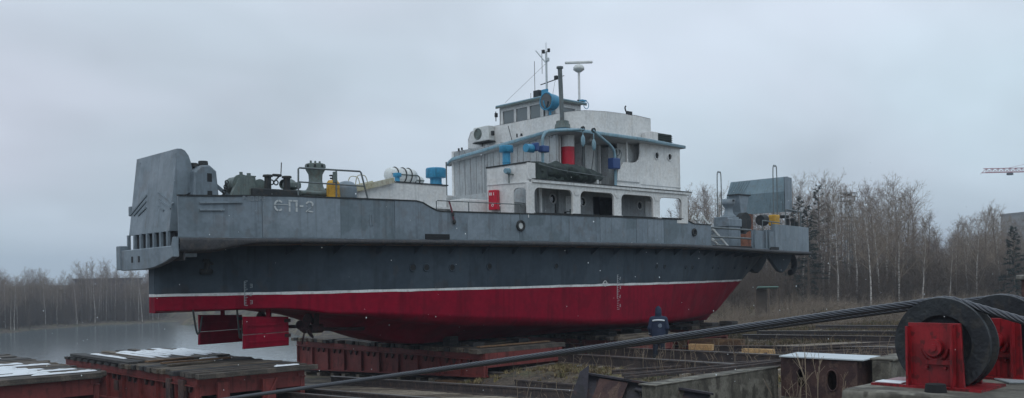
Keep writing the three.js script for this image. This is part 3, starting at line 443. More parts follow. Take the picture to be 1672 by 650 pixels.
{
  const ZS = 4.02;
  for (const s of [1, -1]) {
    const sh = shp([[11.68, 5.05], [21.0, 5.1], [21.0, 6.3], [11.68, 6.3]]);
    for (const [a, b] of [[12.02, 13.98], [14.4, 16.28], [16.72, 18.68], [19.12, 20.58]]) hole(sh, archPts(a, b, BT((a + b) / 2) + .03, 6.12, .22, a < 13 ? .16 : .04));
    const ar = mesh('arcade', [extZ(sh, s > 0 ? ZS - .1 : -ZS, s > 0 ? ZS : -ZS + .1, .012)], MT.white, ferry, 'white side arcade with rounded openings');
    for (const x of [14.19, 16.5, 18.9]) { mesh('pillar_head', [extZ([[x - .2, 6.12], [x + .2, 6.12], [x + .1, 5.96], [x - .1, 5.96]], s * ZS - .02, s * ZS + .02)], MT.white, ar); mesh('pillar_foot', [rbox(.44, .06, .2, .02, x, BT(x) + .06, s * ZS - s * .02)], s > 0 && x < 15 ? MT.gearDark : MT.whiteB, ar); }
    mesh('sill', ribbon(12.0, 20.9, x => BT(x) + .05, x => BT(x) + .075, .0, .14, s, 30), MT.gearDark, ar);
  }
  const bd = mesh('boat_deck', [bspan(14.2, 21.2, 6.3, 6.4, -4.08, 4.08), bspan(11.9, 14.2, 6.3, 6.4, 2.35, 4.08), bspan(11.9, 14.2, 6.3, 6.4, -4.08, -2.35)], MT.whiteB, ferry);
  mesh('deck_edge', [bspan(11.9, 21.22, 6.402, 6.43, 4.02, 4.1), bspan(21.18, 21.22, 6.3, 6.43, -4.08, 4.02)], MT.gearDark, bd);
  // inner wall of the passage
  const sh = shp([[13.3, 4.1], [20.35, 4.1], [20.35, 6.3], [13.3, 6.3]]);
  hole(sh, circ(14.07, 5.9, .17)); hole(sh, circ(15.73, 5.86, .17)); hole(sh, circ(19.2, 5.86, .15));
  hole(sh, [[16.35, 4.2], [17.62, 4.2], [17.62, 6.1], [16.35, 6.1]]);
  for (const s of [1, -1]) {
    const iw = mesh('passage_wall', [extZ(sh.clone(), s > 0 ? 2.84 : -2.9, s > 0 ? 2.9 : -2.84)], MT.panel, ferry);
    for (const x of [14.07, 15.73, 19.2]) portlight(iw, x, x < 15 ? 5.9 : 5.86, s * 2.9, .17, s);
    mesh('door', [bspan(14.75, 15.42, 4.2, 6.05, s * 2.9, s * 2.935), bspan(19.55, 20.2, 4.2, 6.05, s * 2.9, s * 2.935)], MT.whiteB, iw);
    mesh('door_handle', [rbox(.14, .03, .05, .01, 14.85, 5.45, s * 2.96), rbox(.14, .03, .05, .01, 19.65, 5.3, s * 2.96)], MT.gearDark, iw);
    mesh('vent_grille', [bspan(14.95, 15.1, 5.35, 5.55, s * 2.94, s * 2.95), bspan(20.0, 20.25, 5.35, 5.45, s * 2.94, s * 2.95)], MT.gear, iw);
    mesh('deck_clamp', [rbox(.08, .25, .08, .02, 14.55, 5.3, s * 3.1), bar(V(14.55, 5.2, s * 3.1), V(14.75, 5.2, s * 3.1), .02)], MT.gearDark, iw);
  }
  mesh('house_end_wall', [bspan(13.24, 13.3, 4.1, 6.3, -2.9, 2.9), bspan(20.35, 20.41, 4.1, 6.3, -2.9, 2.9), bspan(15.9, 16.0, 4.1, 6.3, -2.8, 2.8)], MT.panel, ferry);
  mesh('inner_bulkhead', [bspan(16.0, 18.6, 4.1, 6.3, 1.2, 1.26), bspan(17.0, 17.06, 4.1, 5.9, 1.26, 2.2)], MT.interior, ferry);
  mesh('passage_post', [cyl(.05, .05, 2.1, 13.05, 5.2, 3.3, 10)], MT.white, ferry);
  // slanting front wall with the arched way and the red cabinet
  const P0 = V(11.3, 0, 2.35), P1 = V(11.8, 0, 3.98), L = 1.7, ang = Math.atan2(-(P1.z - P0.z), P1.x - P0.x);
  const put = g => { g.rotateY(ang); return g.translate(P0.x, 0, P0.z); };
  for (const s of [1, -1]) {
    const flipZ = g => { if (s < 0) { g.scale(1, 1, -1); flip(g.index ? g : g); } return g; };
    const f = shp([[0, 4.1], [L, 4.1], [L, 6.98], [0, 6.9]]); hole(f, archPts(L - .62, L - .12, 4.4, 6.12, .16));
    const fw = mesh('front_wall', [flipZ(put(extZ(f, -.06, 0, .006)))], MT.white, ferry, s > 0 ? 'white front wall with arched way' : undefined);
    mesh('seam_bar', [flipZ(put(box(L, .035, .03, L / 2, 6.3, .015)))], MT.whiteB, fw);
    mesh('top_edge', [flipZ(put(box(L + .06, .05, .1, L / 2, 6.96, -.02, 0, 0, .047)))], MT.gearDark, fw);
    if (s > 0) {
      const fb = mesh('fire_hose_cabinet', [put(rbox(.34, .7, .22, .02, .36, 5.74, .13))], MT.fireRed, fw, 'bright red fire hose cabinet');
      mesh('lettering', [put(box(.04, .1, .004, .25, 5.95, .243)), put(box(.04, .1, .004, .31, 5.95, .243)), put(box(.025, .1, .004, .41, 5.95, .243)), put(torus(.04, .011, .36, 5.55, .243))], plain(0xd9cfd0, .6), fb);
      const sl = mesh('deck_lamp', [put(rbox(.2, .2, .2, .06, .95, 6.72, .16)), put(cyl(.09, .09, .06, .95, 6.72, .28, 14, Math.PI / 2))], MT.teal, fw); mesh('lamp_bracket', [put(box(.03, .36, .03, .95, 6.48, .08)), put(box(.03, .04, .18, 1.08, 6.6, .08)), put(box(.2, .03, .03, 1.02, 6.6, .1))], MT.gear, sl);
    }
  }
  mesh('locker_side', [bspan(11.75, 12.1, 6.4, 6.98, 3.93, 4.0), bspan(12.05, 12.1, 6.4, 6.96, 2.3, 3.93), bspan(11.85, 12.1, 6.86, 6.9, 2.9, 3.9)], MT.white, ferry);
  // front wall of the accommodation with vertical panels
  const fr = mesh('accommodation_front', [bspan(14.3, 14.36, 4.1, 8.34, -3.0, 3.0)], MT.panel, ferry, 'grey panelled front wall under the canopy');
  for (let k = 0; k < 17; k++) { const z = -2.82 + k * .35; mesh('panel', [rbox(.05, 2.6, .325, .012, 14.285, 7.0, z)], MT.panel, fr); }
  mesh('corner_post', [bspan(14.22, 14.36, 4.1, 8.34, -3.1, -2.99)], MT.white, fr);
  mesh('canopy_post', [bar(V(14.25, 6.0, -3.5), V(14.25, 7.95, -3.5), .03), bar(V(14.2, 4.2, -1.0), V(14.2, 8.3, -1.0), .01)], MT.steelPole, fr);
  mesh('lower_front', [bspan(14.2, 14.26, 4.1, 5.72, -3, 2.9)], MT.whiteB, fr);
}
// ---- upper house, canopy, bridge
{
  const ZU = 3.3, canX0 = 14.05;
  for (const s of [1, -1]) {
    const o = shp([[17.25, 6.4], [21.5, 6.4], [21.5, 8.42], [18.8, 8.42], [18.8, 7.9], [18.72, 7.68], [18.55, 7.56], [18.3, 7.52], [17.75, 7.5], [17.25, 6.9]]);
    hole(o, circ(19.88, 7.92, .15)); hole(o, circ(20.76, 7.93, .15));
    const uw = mesh('upper_wall', [extZ(o, s > 0 ? ZU - .06 : -ZU, s > 0 ? ZU : -ZU + .06, .006)], MT.white, ferry, 'white upper wall with two portholes');
    portlight(uw, 19.88, 7.92, s * ZU, .15, s); portlight(uw, 20.76, 7.93, s * ZU, .15, s);
    mesh('wall_ledge', [bspan(17.25, 18.7, 6.72, 6.75, s * ZU, s * (ZU + .05)), bspan(18.8, 21.5, 6.66, 6.68, s * ZU, s * (ZU + .02))], MT.panel, uw);
    mesh('stanchion', [cyl(.04, .04, 1.1, 18.02, 7.97, s * 3.26, 8)], MT.white, uw);
  }
  mesh('recess_wall', [bspan(17.9, 21.4, 6.42, 8.36, 2.84, 2.88)], MT.whiteB, ferry);
  mesh('upper_end_wall', [bspan(21.44, 21.5, 6.4, 8.42, -3.24, 3.24)], MT.white, ferry);
  for (const s of [1, -1]) {
    const o = shp([[14.4, 6.4], [21.4, 6.4], [21.4, 8.4], [14.4, 8.4]]); hole(o, [[15.9, 6.45], [16.55, 6.45], [16.55, 8.2], [15.9, 8.2]]);
    const iw = mesh('deckhouse_wall', [extZ(o, s * 2.2 - .03, s * 2.2 + .03)], MT.panel, ferry);
    mesh('door', [bspan(16.62, 17.22, 6.45, 8.2, s * 2.24, s * 2.28)], MT.whiteB, iw);
    mesh('locker', [bspan(17.55, 18.15, 6.42, 8.15, s * 2.25, s * 2.7)], MT.panel, iw); mesh('corner_strip', [bspan(17.42, 17.5, 6.42, 8.3, s * 2.24, s * 2.34), bspan(14.72, 14.8, 6.42, 8.3, s * 2.24, s * 2.34)], MT.white, iw);
    mesh('open_door_leaf', [box(.6, 1.7, .04, 15.75, 7.3, s * 2.5, 0, s * -1.0, 0)], MT.panel, iw);
  }
  // canopy outline: flat front, round corners
  const R = .8, hw = 3.62, out = (k, f = 1) => { const P = []; const x0 = canX0 - k, h = hw + k, r = R + k; for (let i = 0; i <= 10; i++) { const a = Math.PI - i / 10 * Math.PI / 2; P.push([x0 + r + r * Math.cos(a), h - r + r * Math.sin(a)]); } P.push([18.6, h + .06], [21.75 + k, h - .28], [21.75 + k, -h + .28], [18.6, -h - .06]); for (let i = 0; i <= 10; i++) { const a = Math.PI * 1.5 - i / 10 * Math.PI / 2; P.push([x0 + r + r * Math.cos(a), -h + r + r * Math.sin(a)]); } return P; };
  const droop = g => { const p = g.attributes.position; for (let i = 0; i < p.count; i++) { const z = Math.abs(p.getZ(i)), x = p.getX(i); const f = sstep(1.2, 3.7, -p.getZ(i)) * (1 - sstep(14, 17.2, x)); p.setY(i, p.getY(i) - .62 * f); } g.computeVertexNormals(); return g; };
  const can = mesh('canopy', [droop(extY(out(0), 8.36, 8.47))], MT.panel, ferry, 'broad canopy roof with faded blue edge');
  const rim = out(.03).map(p => V(p[0], 8.43, p[1]));
  const rg = grid((u, v) => { const n = rim.length, i = Math.min(n, Math.round(u * n)) % n, a = rim[i], P = [[0, .06], [.03, .03], [.03, -.06], [0, -.07]][Math.round(v * 3)], b = rim[(i + 1) % n], c = rim[(i + n - 1) % n], t = b.clone().sub(c).normalize(); return [a.x - t.z * -P[0] * 0 + (a.x < 15.5 ? -P[0] : 0), a.y + P[1], a.z + Math.sign(a.z) * P[0]]; }, rim.length, 3);
  mesh('canopy_edge', [droop(rg)], MT.teal, can, 'faded blue canopy edge');
  for (let k = 0; k < 7; k++) mesh('canopy_beam', [droop(bspan(14.1 + .02 * k, 15.2, 8.22, 8.36, -2.7 + k * .9, -2.64 + k * .9))], MT.panel, can);
  mesh('canopy_fitting', [cyl(.04, .04, .12, 14.2, 8.36, -2.6, 8), cyl(.04, .04, .1, 14.2, 8.38, -2.4, 8), cyl(.03, .03, .14, 14.12, 8.5, 1.0, 8), cyl(.05, .04, .1, 14.12, 8.5, 1.25, 8)], MT.gearDark, can);
  // bridge deck breastwork, rounded front corners, drooping to the far wing
  const bw = []; { const r = 1.0, h = 2.9, x0 = 15.15; bw.push([x0 + .15, -3.28, 8.9], [x0, -2.9, 9.22]); for (let k = 0; k <= 8; k++) bw.push([x0, lerp(-2.5, h - r, k / 8), 9.28]); for (let k = 1; k <= 8; k++) { const a = Math.PI - k / 8 * Math.PI / 2; bw.push([x0 + r + r * Math.cos(a), h - r + r * Math.sin(a), lerp(9.28, 9.42, k / 8)]); } bw.push([17.2, 2.9, 9.5], [19.0, 2.9, 9.55], [20.1, 2.86, 9.52], [20.12, -2.86, 9.5], [17.2, -3.28, 9.4], [15.8, -3.28, 9.2], [15.3, -3.28, 8.9]); }
  const bwG = off => grid((u, v) => { const n = bw.length - 1, i = Math.round(u * n), q = bw[i], cx = 17.6, dx = q[0] - cx, dz = q[1]; return [q[0] - Math.sign(dx) * off, lerp(8.47, q[2], v), q[1] - Math.sign(dz) * off]; }, bw.length - 1, 2);
  const topG = grid((u, v) => { const n = bw.length - 1, i = Math.round(u * n), q = bw[i], dx = q[0] - 17.6; return [q[0] - Math.sign(dx) * (.05 * v - .01), q[2] + .012, q[1] - Math.sign(q[1]) * (.05 * v - .01)]; }, bw.length - 1, 1);
  const br = mesh('bridge_breastwork', [bwG(0), bwG(.04), topG].map(g => toCreasedNormals(g, .6)), MT.white, ferry, 'white curved bridge breastwork');
  mesh('bridge_deck', [bspan(15.2, 20.1, 8.475, 8.5, -2.85, 2.85)], MT.deck, ferry);
  // wheelhouse
  const wx0 = 15.35, wx1 = 17.5, wz = 1.3, wy0 = 8.5, wy1 = 10.05;
  const side = shp([[wx0, wy0], [wx1, wy0], [wx1, wy1 - .02], [wx0, wy1]]); hole(side, [[16.45, 9.38], [17.15, 9.38], [17.15, 9.82], [16.45, 9.82]]); hole(side, [[15.55, 9.3], [16.0, 9.3], [16.0, 9.86], [15.55, 9.86]]);
  const frt = shp([[-wz, wy0], [wz, wy0], [wz, wy1], [-wz, wy1]]); const wins = [[-1.08, -.42], [-.3, .36], [.5, 1.1]]; for (const [a, b] of wins) hole(frt, [[a, 9.2], [b, 9.2], [b, 9.86], [a, 9.86]]);
  const wh = mesh('wheelhouse', [extZ(side, wz - .05, wz, .004), extZ(side.clone(), -wz, -wz + .05, .004), extX(frt, wx0, wx0 + .05, .004), bspan(wx1 - .05, wx1 - .002, wy0, wy1 - .06, -wz + .05, wz - .05)], MT.white, ferry, 'white wheelhouse with blue roof edge');
  for (const [a, b] of wins) { const f = mesh('window', [bspan(wx0 - .02, wx0 + .03, 9.17, 9.2, a - .03, b + .03), bspan(wx0 - .02, wx0 + .03, 9.86, 9.89, a - .03, b + .03), bspan(wx0 - .02, wx0 + .03, 9.2, 9.86, a - .03, a), bspan(wx0 - .02, wx0 + .03, 9.2, 9.86, b, b + .03)], MT.whiteB, wh); mesh('pane', [bspan(wx0 + .02, wx0 + .028, 9.2, 9.86, a, b)], MT.glass, f); }
  for (const s of [1, -1]) for (const [a, b, c, d] of [[16.45, 17.15, 9.38, 9.82], [15.55, 16.0, 9.3, 9.86]]) { const f = mesh('window', [bspan(a - .03, b + .03, c - .03, c, s * wz, s * (wz + .02)), bspan(a - .03, b + .03, d, d + .03, s * wz, s * (wz + .02))], MT.whiteB, wh); mesh('pane', [bspan(a, b, c, d, s * (wz - .03), s * (wz - .022))], MT.glass, f); }
  mesh('console', [bspan(15.6, 16.1, 8.5, 9.35, -1, 1), rbox(.2, .3, .3, .03, 15.8, 9.5, -.2), rbox(.12, .2, .2, .03, 15.7, 9.42, .75), rbox(.1, .3, .2, .03, 15.6, 9.5, -.85)], MT.fibre, wh);
  const rf = mesh('roof', [extY([[15.2, -1.38], [15.3, -1.42], [17.68, -1.4], [17.68, 1.48], [15.3, 1.5], [15.2, 1.46]], 10.06, 10.13, .02)], MT.teal, wh, 'faded blue wheelhouse roof');
  mesh('roof_lip', [bspan(15.18, 15.22, 10.0, 10.07, -1.36, 1.44), bspan(15.22, 17.66, 10.0, 10.06, 1.45, 1.49)], MT.gear, rf);
  mesh('side_lamp', [cyl(.07, .07, .16, 15.25, 9.75, -1.4, 10), bar(V(15.25, 9.5, -1.42), V(15.25, 9.9, -1.42), .02)], MT.gearDark, wh);
  // searchlight
  const sl = mesh('searchlight', [cyl(.3, .33, .42, 15.25, 9.84, 1.72, 24, 0, 0, Math.PI / 2), torus(.33, .03, 15.04, 9.84, 1.72, 0, Math.PI / 2), sph(.3, 15.46, 9.84, 1.72, .5, 1, 1)], MT.blue, ferry, 'large blue searchlight'); mesh('lens', [cyl(.29, .29, .02, 15.03, 9.84, 1.72, 24, 0, 0, Math.PI / 2)], MT.darkGlass, sl); mesh('yoke', [torus(.36, .03, 15.25, 9.84, 1.72, 0, 0, Math.PI, Math.PI), bar(V(15.25, 9.48, 1.72), V(15.25, 9.3, 1.72), .05), box(.08, .3, .3, 15.2, 10.2, 1.5)], MT.blue, sl);
  // masts
  const m = mesh('mast', [bar(V(16.85, 10.1, 0), V(16.85, 12.35, 0), .045, 8), bar(V(16.85, 12.35, 0), V(16.85, 12.75, 0), .015)], MT.mast, ferry);
  const q = (px, py) => atX(px, py, 16.85); const yard = q(875, 83), yb2 = q(891, 102);
  mesh('yardarm', [bar(yb2, yard, .03), rbox(.12, .16, .12, .03, yb2.x, yb2.y + .1, yb2.z + .12)], MT.mast, m);
  mesh('masthead_light', [cyl(.06, .06, .14, 16.85, 12.4, .15, 10), cyl(.06, .06, .14, 16.85, 12.4, -.15, 10), bar(V(16.85, 12.36, -.16), V(16.85, 12.36, .16), .015)], MT.gearDark, m);
  mesh('cross_arm', [bar(V(16.85, 11.05, -.35), V(16.85, 11.15, .8), .022), cyl(.09, .09, .14, 16.85, 11.2, .55, 10), bar(V(16.85, 11.2, 1.0), V(16.85, 11.2, .6), .015)], MT.gearDark, m);
  mesh('whip_aerial', [bar(V(16.85, 10.7, -.7), V(16.85, 12.1, -.7), .012, 5), bar(V(16.85, 11.5, -.25), V(16.85, 12.5, -.25), .012, 5), bar(V(16.85, 10.1, -.95), V(16.85, 10.8, -.95), .01, 5), bar(V(16.85, 10.4, .3), V(16.85, 11.3, .55), .008, 4), bar(V(16.85, 11.9, 0), V(15.3, 10.2, -.9), .006, 4)], MT.gearDark, m);
  mesh('loudspeaker', [rbox(.2, .46, .34, .03, 16.8, 10.6, -.5), bspan(16.75, 16.9, 10.1, 10.4, -.6, -.4)], MT.gearDark, m);
  mesh('mast_foot', [rbox(.4, .3, .4, .05, 16.85, 10.22, .05), sph(.12, 16.9, 10.35, .5)], MT.blue, m);
  const rd = mesh('radar_mast', [cyl(.05, .05, 2.9, 18.85, 10.35, 0, 10)], MT.white, ferry); mesh('radar_motor', [lathe([[0, 0], [.1, 0], [.24, .1], [.24, .2], [.16, .3], [.05, .34], [0, .34]], 18.85, 11.8, 0, 20)], MT.fibre, rd);
  mesh('radar_scanner', [rbox(.12, .11, 1.2, .04, 18.85, 12.22, 0).translate(-18.85, 0, 0).rotateY(.75).translate(18.85, 0, 0)], MT.fibre, rd); mesh('radar_bracket', [box(.3, .06, .3, 18.9, 10.55, .1), torus(.16, .015, 18.95, 10.35, .3)], MT.blue, rd);
  mesh('small_lamp', [cyl(.04, .04, .25, 17.9, 10.25, .8, 8)], MT.gearDark, ferry);
  // exhaust stack, casing of the funnel
  const st = mesh('exhaust_stack', [bar(V(14.95, 8.7, 2.65), V(14.86, 10.93, 2.65), .085, 14), cyl(.13, .13, .07, 14.86, 10.95, 2.65, 14)], MT.steelPole, ferry, 'tall grey exhaust pipe');
  mesh('stack_collar', [cyl(.31, .28, .16, 14.95, 8.72, 2.65, 18), cyl(.25, .24, .12, 14.95, 8.86, 2.65, 18)], MT.gear, st); mesh('stack_base', [cyl(.25, .25, .3, 14.95, 8.52, 2.65, 18)], MT.blue, st);
  const fn = mesh('funnel_pipe', [cyl(.26, .26, 1.3, 14.95, 7.25, 2.9, 20)], MT.fireRed, ferry, 'red funnel pipe with white top band'); mesh('white_band', [cyl(.262, .262, .44, 14.95, 8.12, 2.9, 20)], MT.white, fn); mesh('guard_strip', [bspan(14.55, 14.62, 6.45, 8.3, 2.8, 2.86), bspan(15.3, 15.35, 6.45, 8.3, 2.8, 2.86)], MT.white, fn); mesh('pipe_foot', [cyl(.6, .3, .4, 14.95, 6.62, 2.65, 20)], MT.fireRed, fn);
  // davits with falls
  const dv = (pts, name) => { const d = mesh('davit', [tube(pts, .055, 10, 50)], MT.teal, ferry, 'blue boat davit'); return d; };
  const e1 = atZ(962, 214, 3.9), b1 = atZ(887, 300, 3.75), t1 = atZ(887, 236, 3.75);
  const d1 = dv([V(b1.x, 6.4, 3.75), V(b1.x, 7.6, 3.75), V(t1.x, 8.0, 3.75), V(t1.x + .25, 8.2, 3.78), V(t1.x + 1.2, 8.33, 3.84), V(e1.x - .3, 8.42, 3.9)]);
  const b2 = atZ(1005, 300, 3.75), t2 = atZ(967, 216, 3.9), d2 = dv([V(b2.x, 6.4, 3.75), V(b2.x, 7.3, 3.75), V(b2.x - .05, 7.75, 3.76), V(b2.x - .35, 8.0, 3.8), V(t2.x, 8.45, 3.9)]);
  for (const [d, x, y] of [[d1, e1.x - .35, 8.1], [d2, t2.x + .08, 8.0]]) { mesh('tackle_block', [sph(.13, x, y - .1, 3.9, .8, 1.7, .5), bar(V(x, y + .35, 3.9), V(x, y - .1, 3.9), .02)], MT.teal, d); mesh('fall_rope', [bar(V(x, y - .3, 3.9), V(x - .05, 6.9, 3.8), .012, 5)], MT.gearDark, d); mesh('head_sheave', [cyl(.09, .09, .08, x, 8.45, 3.9, 10, Math.PI / 2)], MT.gearDark, d); }
  mesh('davit_winch', [rbox(.34, .24, .26, .04, t1.x + .02, 7.55, 3.75), rbox(.14, .3, .3, .04, t1.x - .35, 7.6, 3.7)], MT.dkblue, d1); mesh('winch_drum', [cyl(.15, .15, .36, t1.x - .55, 7.55, 3.6, 16, 0, 0, Math.PI / 2)], MT.blue, d1); mesh('davit_winch', [rbox(.42, .42, .3, .04, b2.x - .12, 7.3, 3.8)], MT.dkblue, d2);
  mesh('hose', [tube([V(b2.x + .45, 7.9, 3.35), V(b2.x + .65, 7.95, 3.42), V(b2.x + .75, 7.75, 3.45), V(b2.x + .45, 7.2, 3.5), V(b2.x + .25, 6.7, 3.6)], .022, 6, 40), torus(.14, .025, b2.x + .6, 7.85, 3.36)], MT.steelPole, ferry);
  mesh('lamp_globe', [sph(.08, 15.9, 8.24, 3.2)], MT.fibre, ferry);
  // outdoor unit on the breastwork
  const ac = mesh('air_conditioner', [rbox(.36, .62, .95, .04, 14.95, 8.98, -1.85)], MT.fibre, ferry, 'white air conditioner outdoor unit'); mesh('fan_grille', [torus(.22, .02, 14.76, 9.0, -2.02, 0, Math.PI / 2), torus(.14, .015, 14.76, 9.0, -2.02, 0, Math.PI / 2), cyl(.22, .22, .01, 14.765, 9.0, -2.02, 20, 0, 0, Math.PI / 2)], MT.gear, ac); mesh('bracket', [bspan(14.75, 15.2, 8.62, 8.66, -2.35, -1.35), bar(V(14.9, 8.62, -1.9), V(14.9, 8.42, -1.9), .02), rbox(.12, .2, .12, .03, 14.9, 8.95, -1.25)], MT.gearDark, ac);
  mesh('flag_staff', [bar(V(15.0, 8.5, -.2), V(15.0, 9.15, -.42), .015)], MT.gearDark, ferry);
  mesh('horn', [bspan(18.55, 18.85, 9.53, 9.68, 2.8, 2.9), tube([V(18.5, 9.66, 2.85), V(18.45, 9.8, 2.85), V(18.5, 9.88, 2.85)], .03)], MT.gearDark, ferry);
  const aft = mesh('roof_locker', [rbox(.45, .42, .5, .03, 19.6, 8.66, 3.2)], MT.white, ferry); mesh('louvre', [bspan(19.85, 20.85, 8.5, 8.86, 3.0, 3.36), ...[0, 1, 2, 3].map(k => bspan(19.83, 20.87, 8.53 + k * .08, 8.56 + k * .08, 3.36, 3.39))], MT.canvas, aft);
}
// ---- far end: raised ramp, capstan, rails
{
  const rp = mesh('ramp', [bspan(33.0, 33.16, 6.2, 7.25, -2.0, 1.55), extZ([[33.0, 7.26], [33.16, 7.26], [33.55, 8.05], [33.42, 8.08]], -2.0, 1.5, .01)], MT.rampFar, ferry, 'raised blue-grey loading ramp at the far end');
  for (let k = 0; k < 7; k++) { const z = -1.85 + k * .16; mesh('tread_bar', [beam(V(33.0, 7.35, z - .1), V(33.39, 8.05, z + .12), .025, .025)], MT.rampFar, rp); }
  mesh('side_cheek', [bspan(33.0, 33.7, 6.2, 8.02, 1.52, 1.58)], MT.hullPlate[1], rp); mesh('rusty_underside', [bspan(33.05, 33.2, 4.1, 6.18, -2.0, -.5), box(.1, .1, 1.5, 33.0, 6.16, -1.25)], MT.rustDeck, rp);
  const lad = (px, top, bot, z, name) => { const a = atZ(px, top, z), b = atZ(px, bot, z); const l = mesh('ladder', [tube([V(a.x - .18, 5.2, z), V(a.x - .18, a.y - .2, z), V(a.x, a.y, z), V(a.x + .18, a.y - .2, z), V(a.x + .18, 5.2, z)], .03, 6, 60)], MT.steelPole, ferry); for (let y = 5.5; y < b.y; y += .3) mesh('rung', [bar(V(a.x - .18, y, z), V(a.x + .18, y, z), .018)], MT.steelPole, l); return l; };
  lad(1174, 282, 360, -1.9); lad(1265, 272, 345, 1.2);
  const cp = mesh('capstan', [lathe([[0, 0], [.36, 0], [.36, .1], [.24, .2], [.2, .4], [.2, .52], [.3, .66], [.32, .72], [.32, .94], [0, .94]], 28.6, 5.75, 1.0, 24)], MT.hullPlate[1], ferry); mesh('capstan_socket', [bspan(28.5, 28.62, 6.55, 6.65, 1.29, 1.34)], MT.black, cp);
  mesh('capstan_bed', [rbox(1.2, .42, .9, .06, 28.5, 5.5, 1.0), rbox(1.0, .16, .8, .04, 28.4, 5.72, 1.0), bspan(28.0, 29.0, 4.1, 5.3, .55, 1.4)], MT.hullPlate[1], cp);
  const bn = mesh('vent_trunk', [extZ([[29.55, 5.0], [30.05, 5.0], [30.05, 6.1], [30.35, 6.95], [29.35, 6.95], [29.55, 6.1]], .5, 1.1, .03)], MT.hullPlate[1], ferry); mesh('trunk_cap', [bspan(29.3, 30.4, 6.93, 6.99, .45, 1.15)], MT.gearDark, bn);
  mesh('winch_drum', [cyl(.5, .5, .3, 29.6, 5.55, 1.2, 20, Math.PI / 2), cyl(.3, .26, .4, 31.0, 5.7, 1.4, 18, 0, 0, Math.PI / 2)], MT.gearDark, ferry);
  mesh('bollard', [rbox(.52, .56, .4, .06, 32.0, 5.72, 1.5)], MT.yellow, ferry, 'yellow box on the far deck');
  mesh('mooring_post', [cyl(.1, .1, .5, 34.2, 5.55, 1.3, 10), cyl(.1, .1, .45, 34.7, 5.52, 1.25, 10), sph(.13, 34.2, 5.8, 1.3), cyl(.12, .12, .5, 33.5, 5.6, 1.4, 10), rbox(.5, .16, .3, .04, 33.2, 5.95, 1.4)], MT.gearDark, ferry);
  mesh('deck_rail', [tube([V(32.7, 5.3, 1.75), V(32.7, 6.3, 1.75), V(34.6, 6.25, 1.55), V(34.6, 5.3, 1.55)], .035, 6, 60, false), tube([V(28.9, 4.6, 2.7), V(28.9, 5.55, 2.7), V(31.2, 5.5, 2.4)], .03, 6, 40, false), bar(V(29.9, 4.6, 2.6), V(29.9, 5.5, 2.6), .03)], MT.steelPole, ferry);
  const rl = []; for (const y of [4.62, 5.02]) rl.push(bar(V(23.05, y, HB(23.05) - .1), V(27.2, y, HB(27.2) - .1), .045, 8)); mesh('gangway_rail', rl, MT.steelPole, ferry);
  // underside of the overhanging end: roller arm and curved hook
  mesh('stern_bracket', [extZ([[32.2, 4.05], [34.9, 4.05], [34.6, 3.6], [34.2, 3.2], [33.8, 3.0], [33.4, 3.1], [32.6, 3.7]], -.95, -.6, .02), extZ([[32.2, 4.05], [34.9, 4.05], [34.6, 3.6], [34.2, 3.2], [33.8, 3.0], [33.4, 3.1], [32.6, 3.7]], .7, .9, .02)], MT.side, ferry); mesh('guide_roller', [torus(.45, .17, 34.75, 3.45, .8, 0, 0, -1.6, 3.3)], MT.rubber, ferry);
  mesh('overhang', [grid((u, v) => { const x = lerp(29.5, 35.2, u), z = lerp(-1, 1, v) * (HB(x) - .1); return [x, 4.05 - .0 * u, z]; }, 10, 4, true)], MT.side, ferry);
}
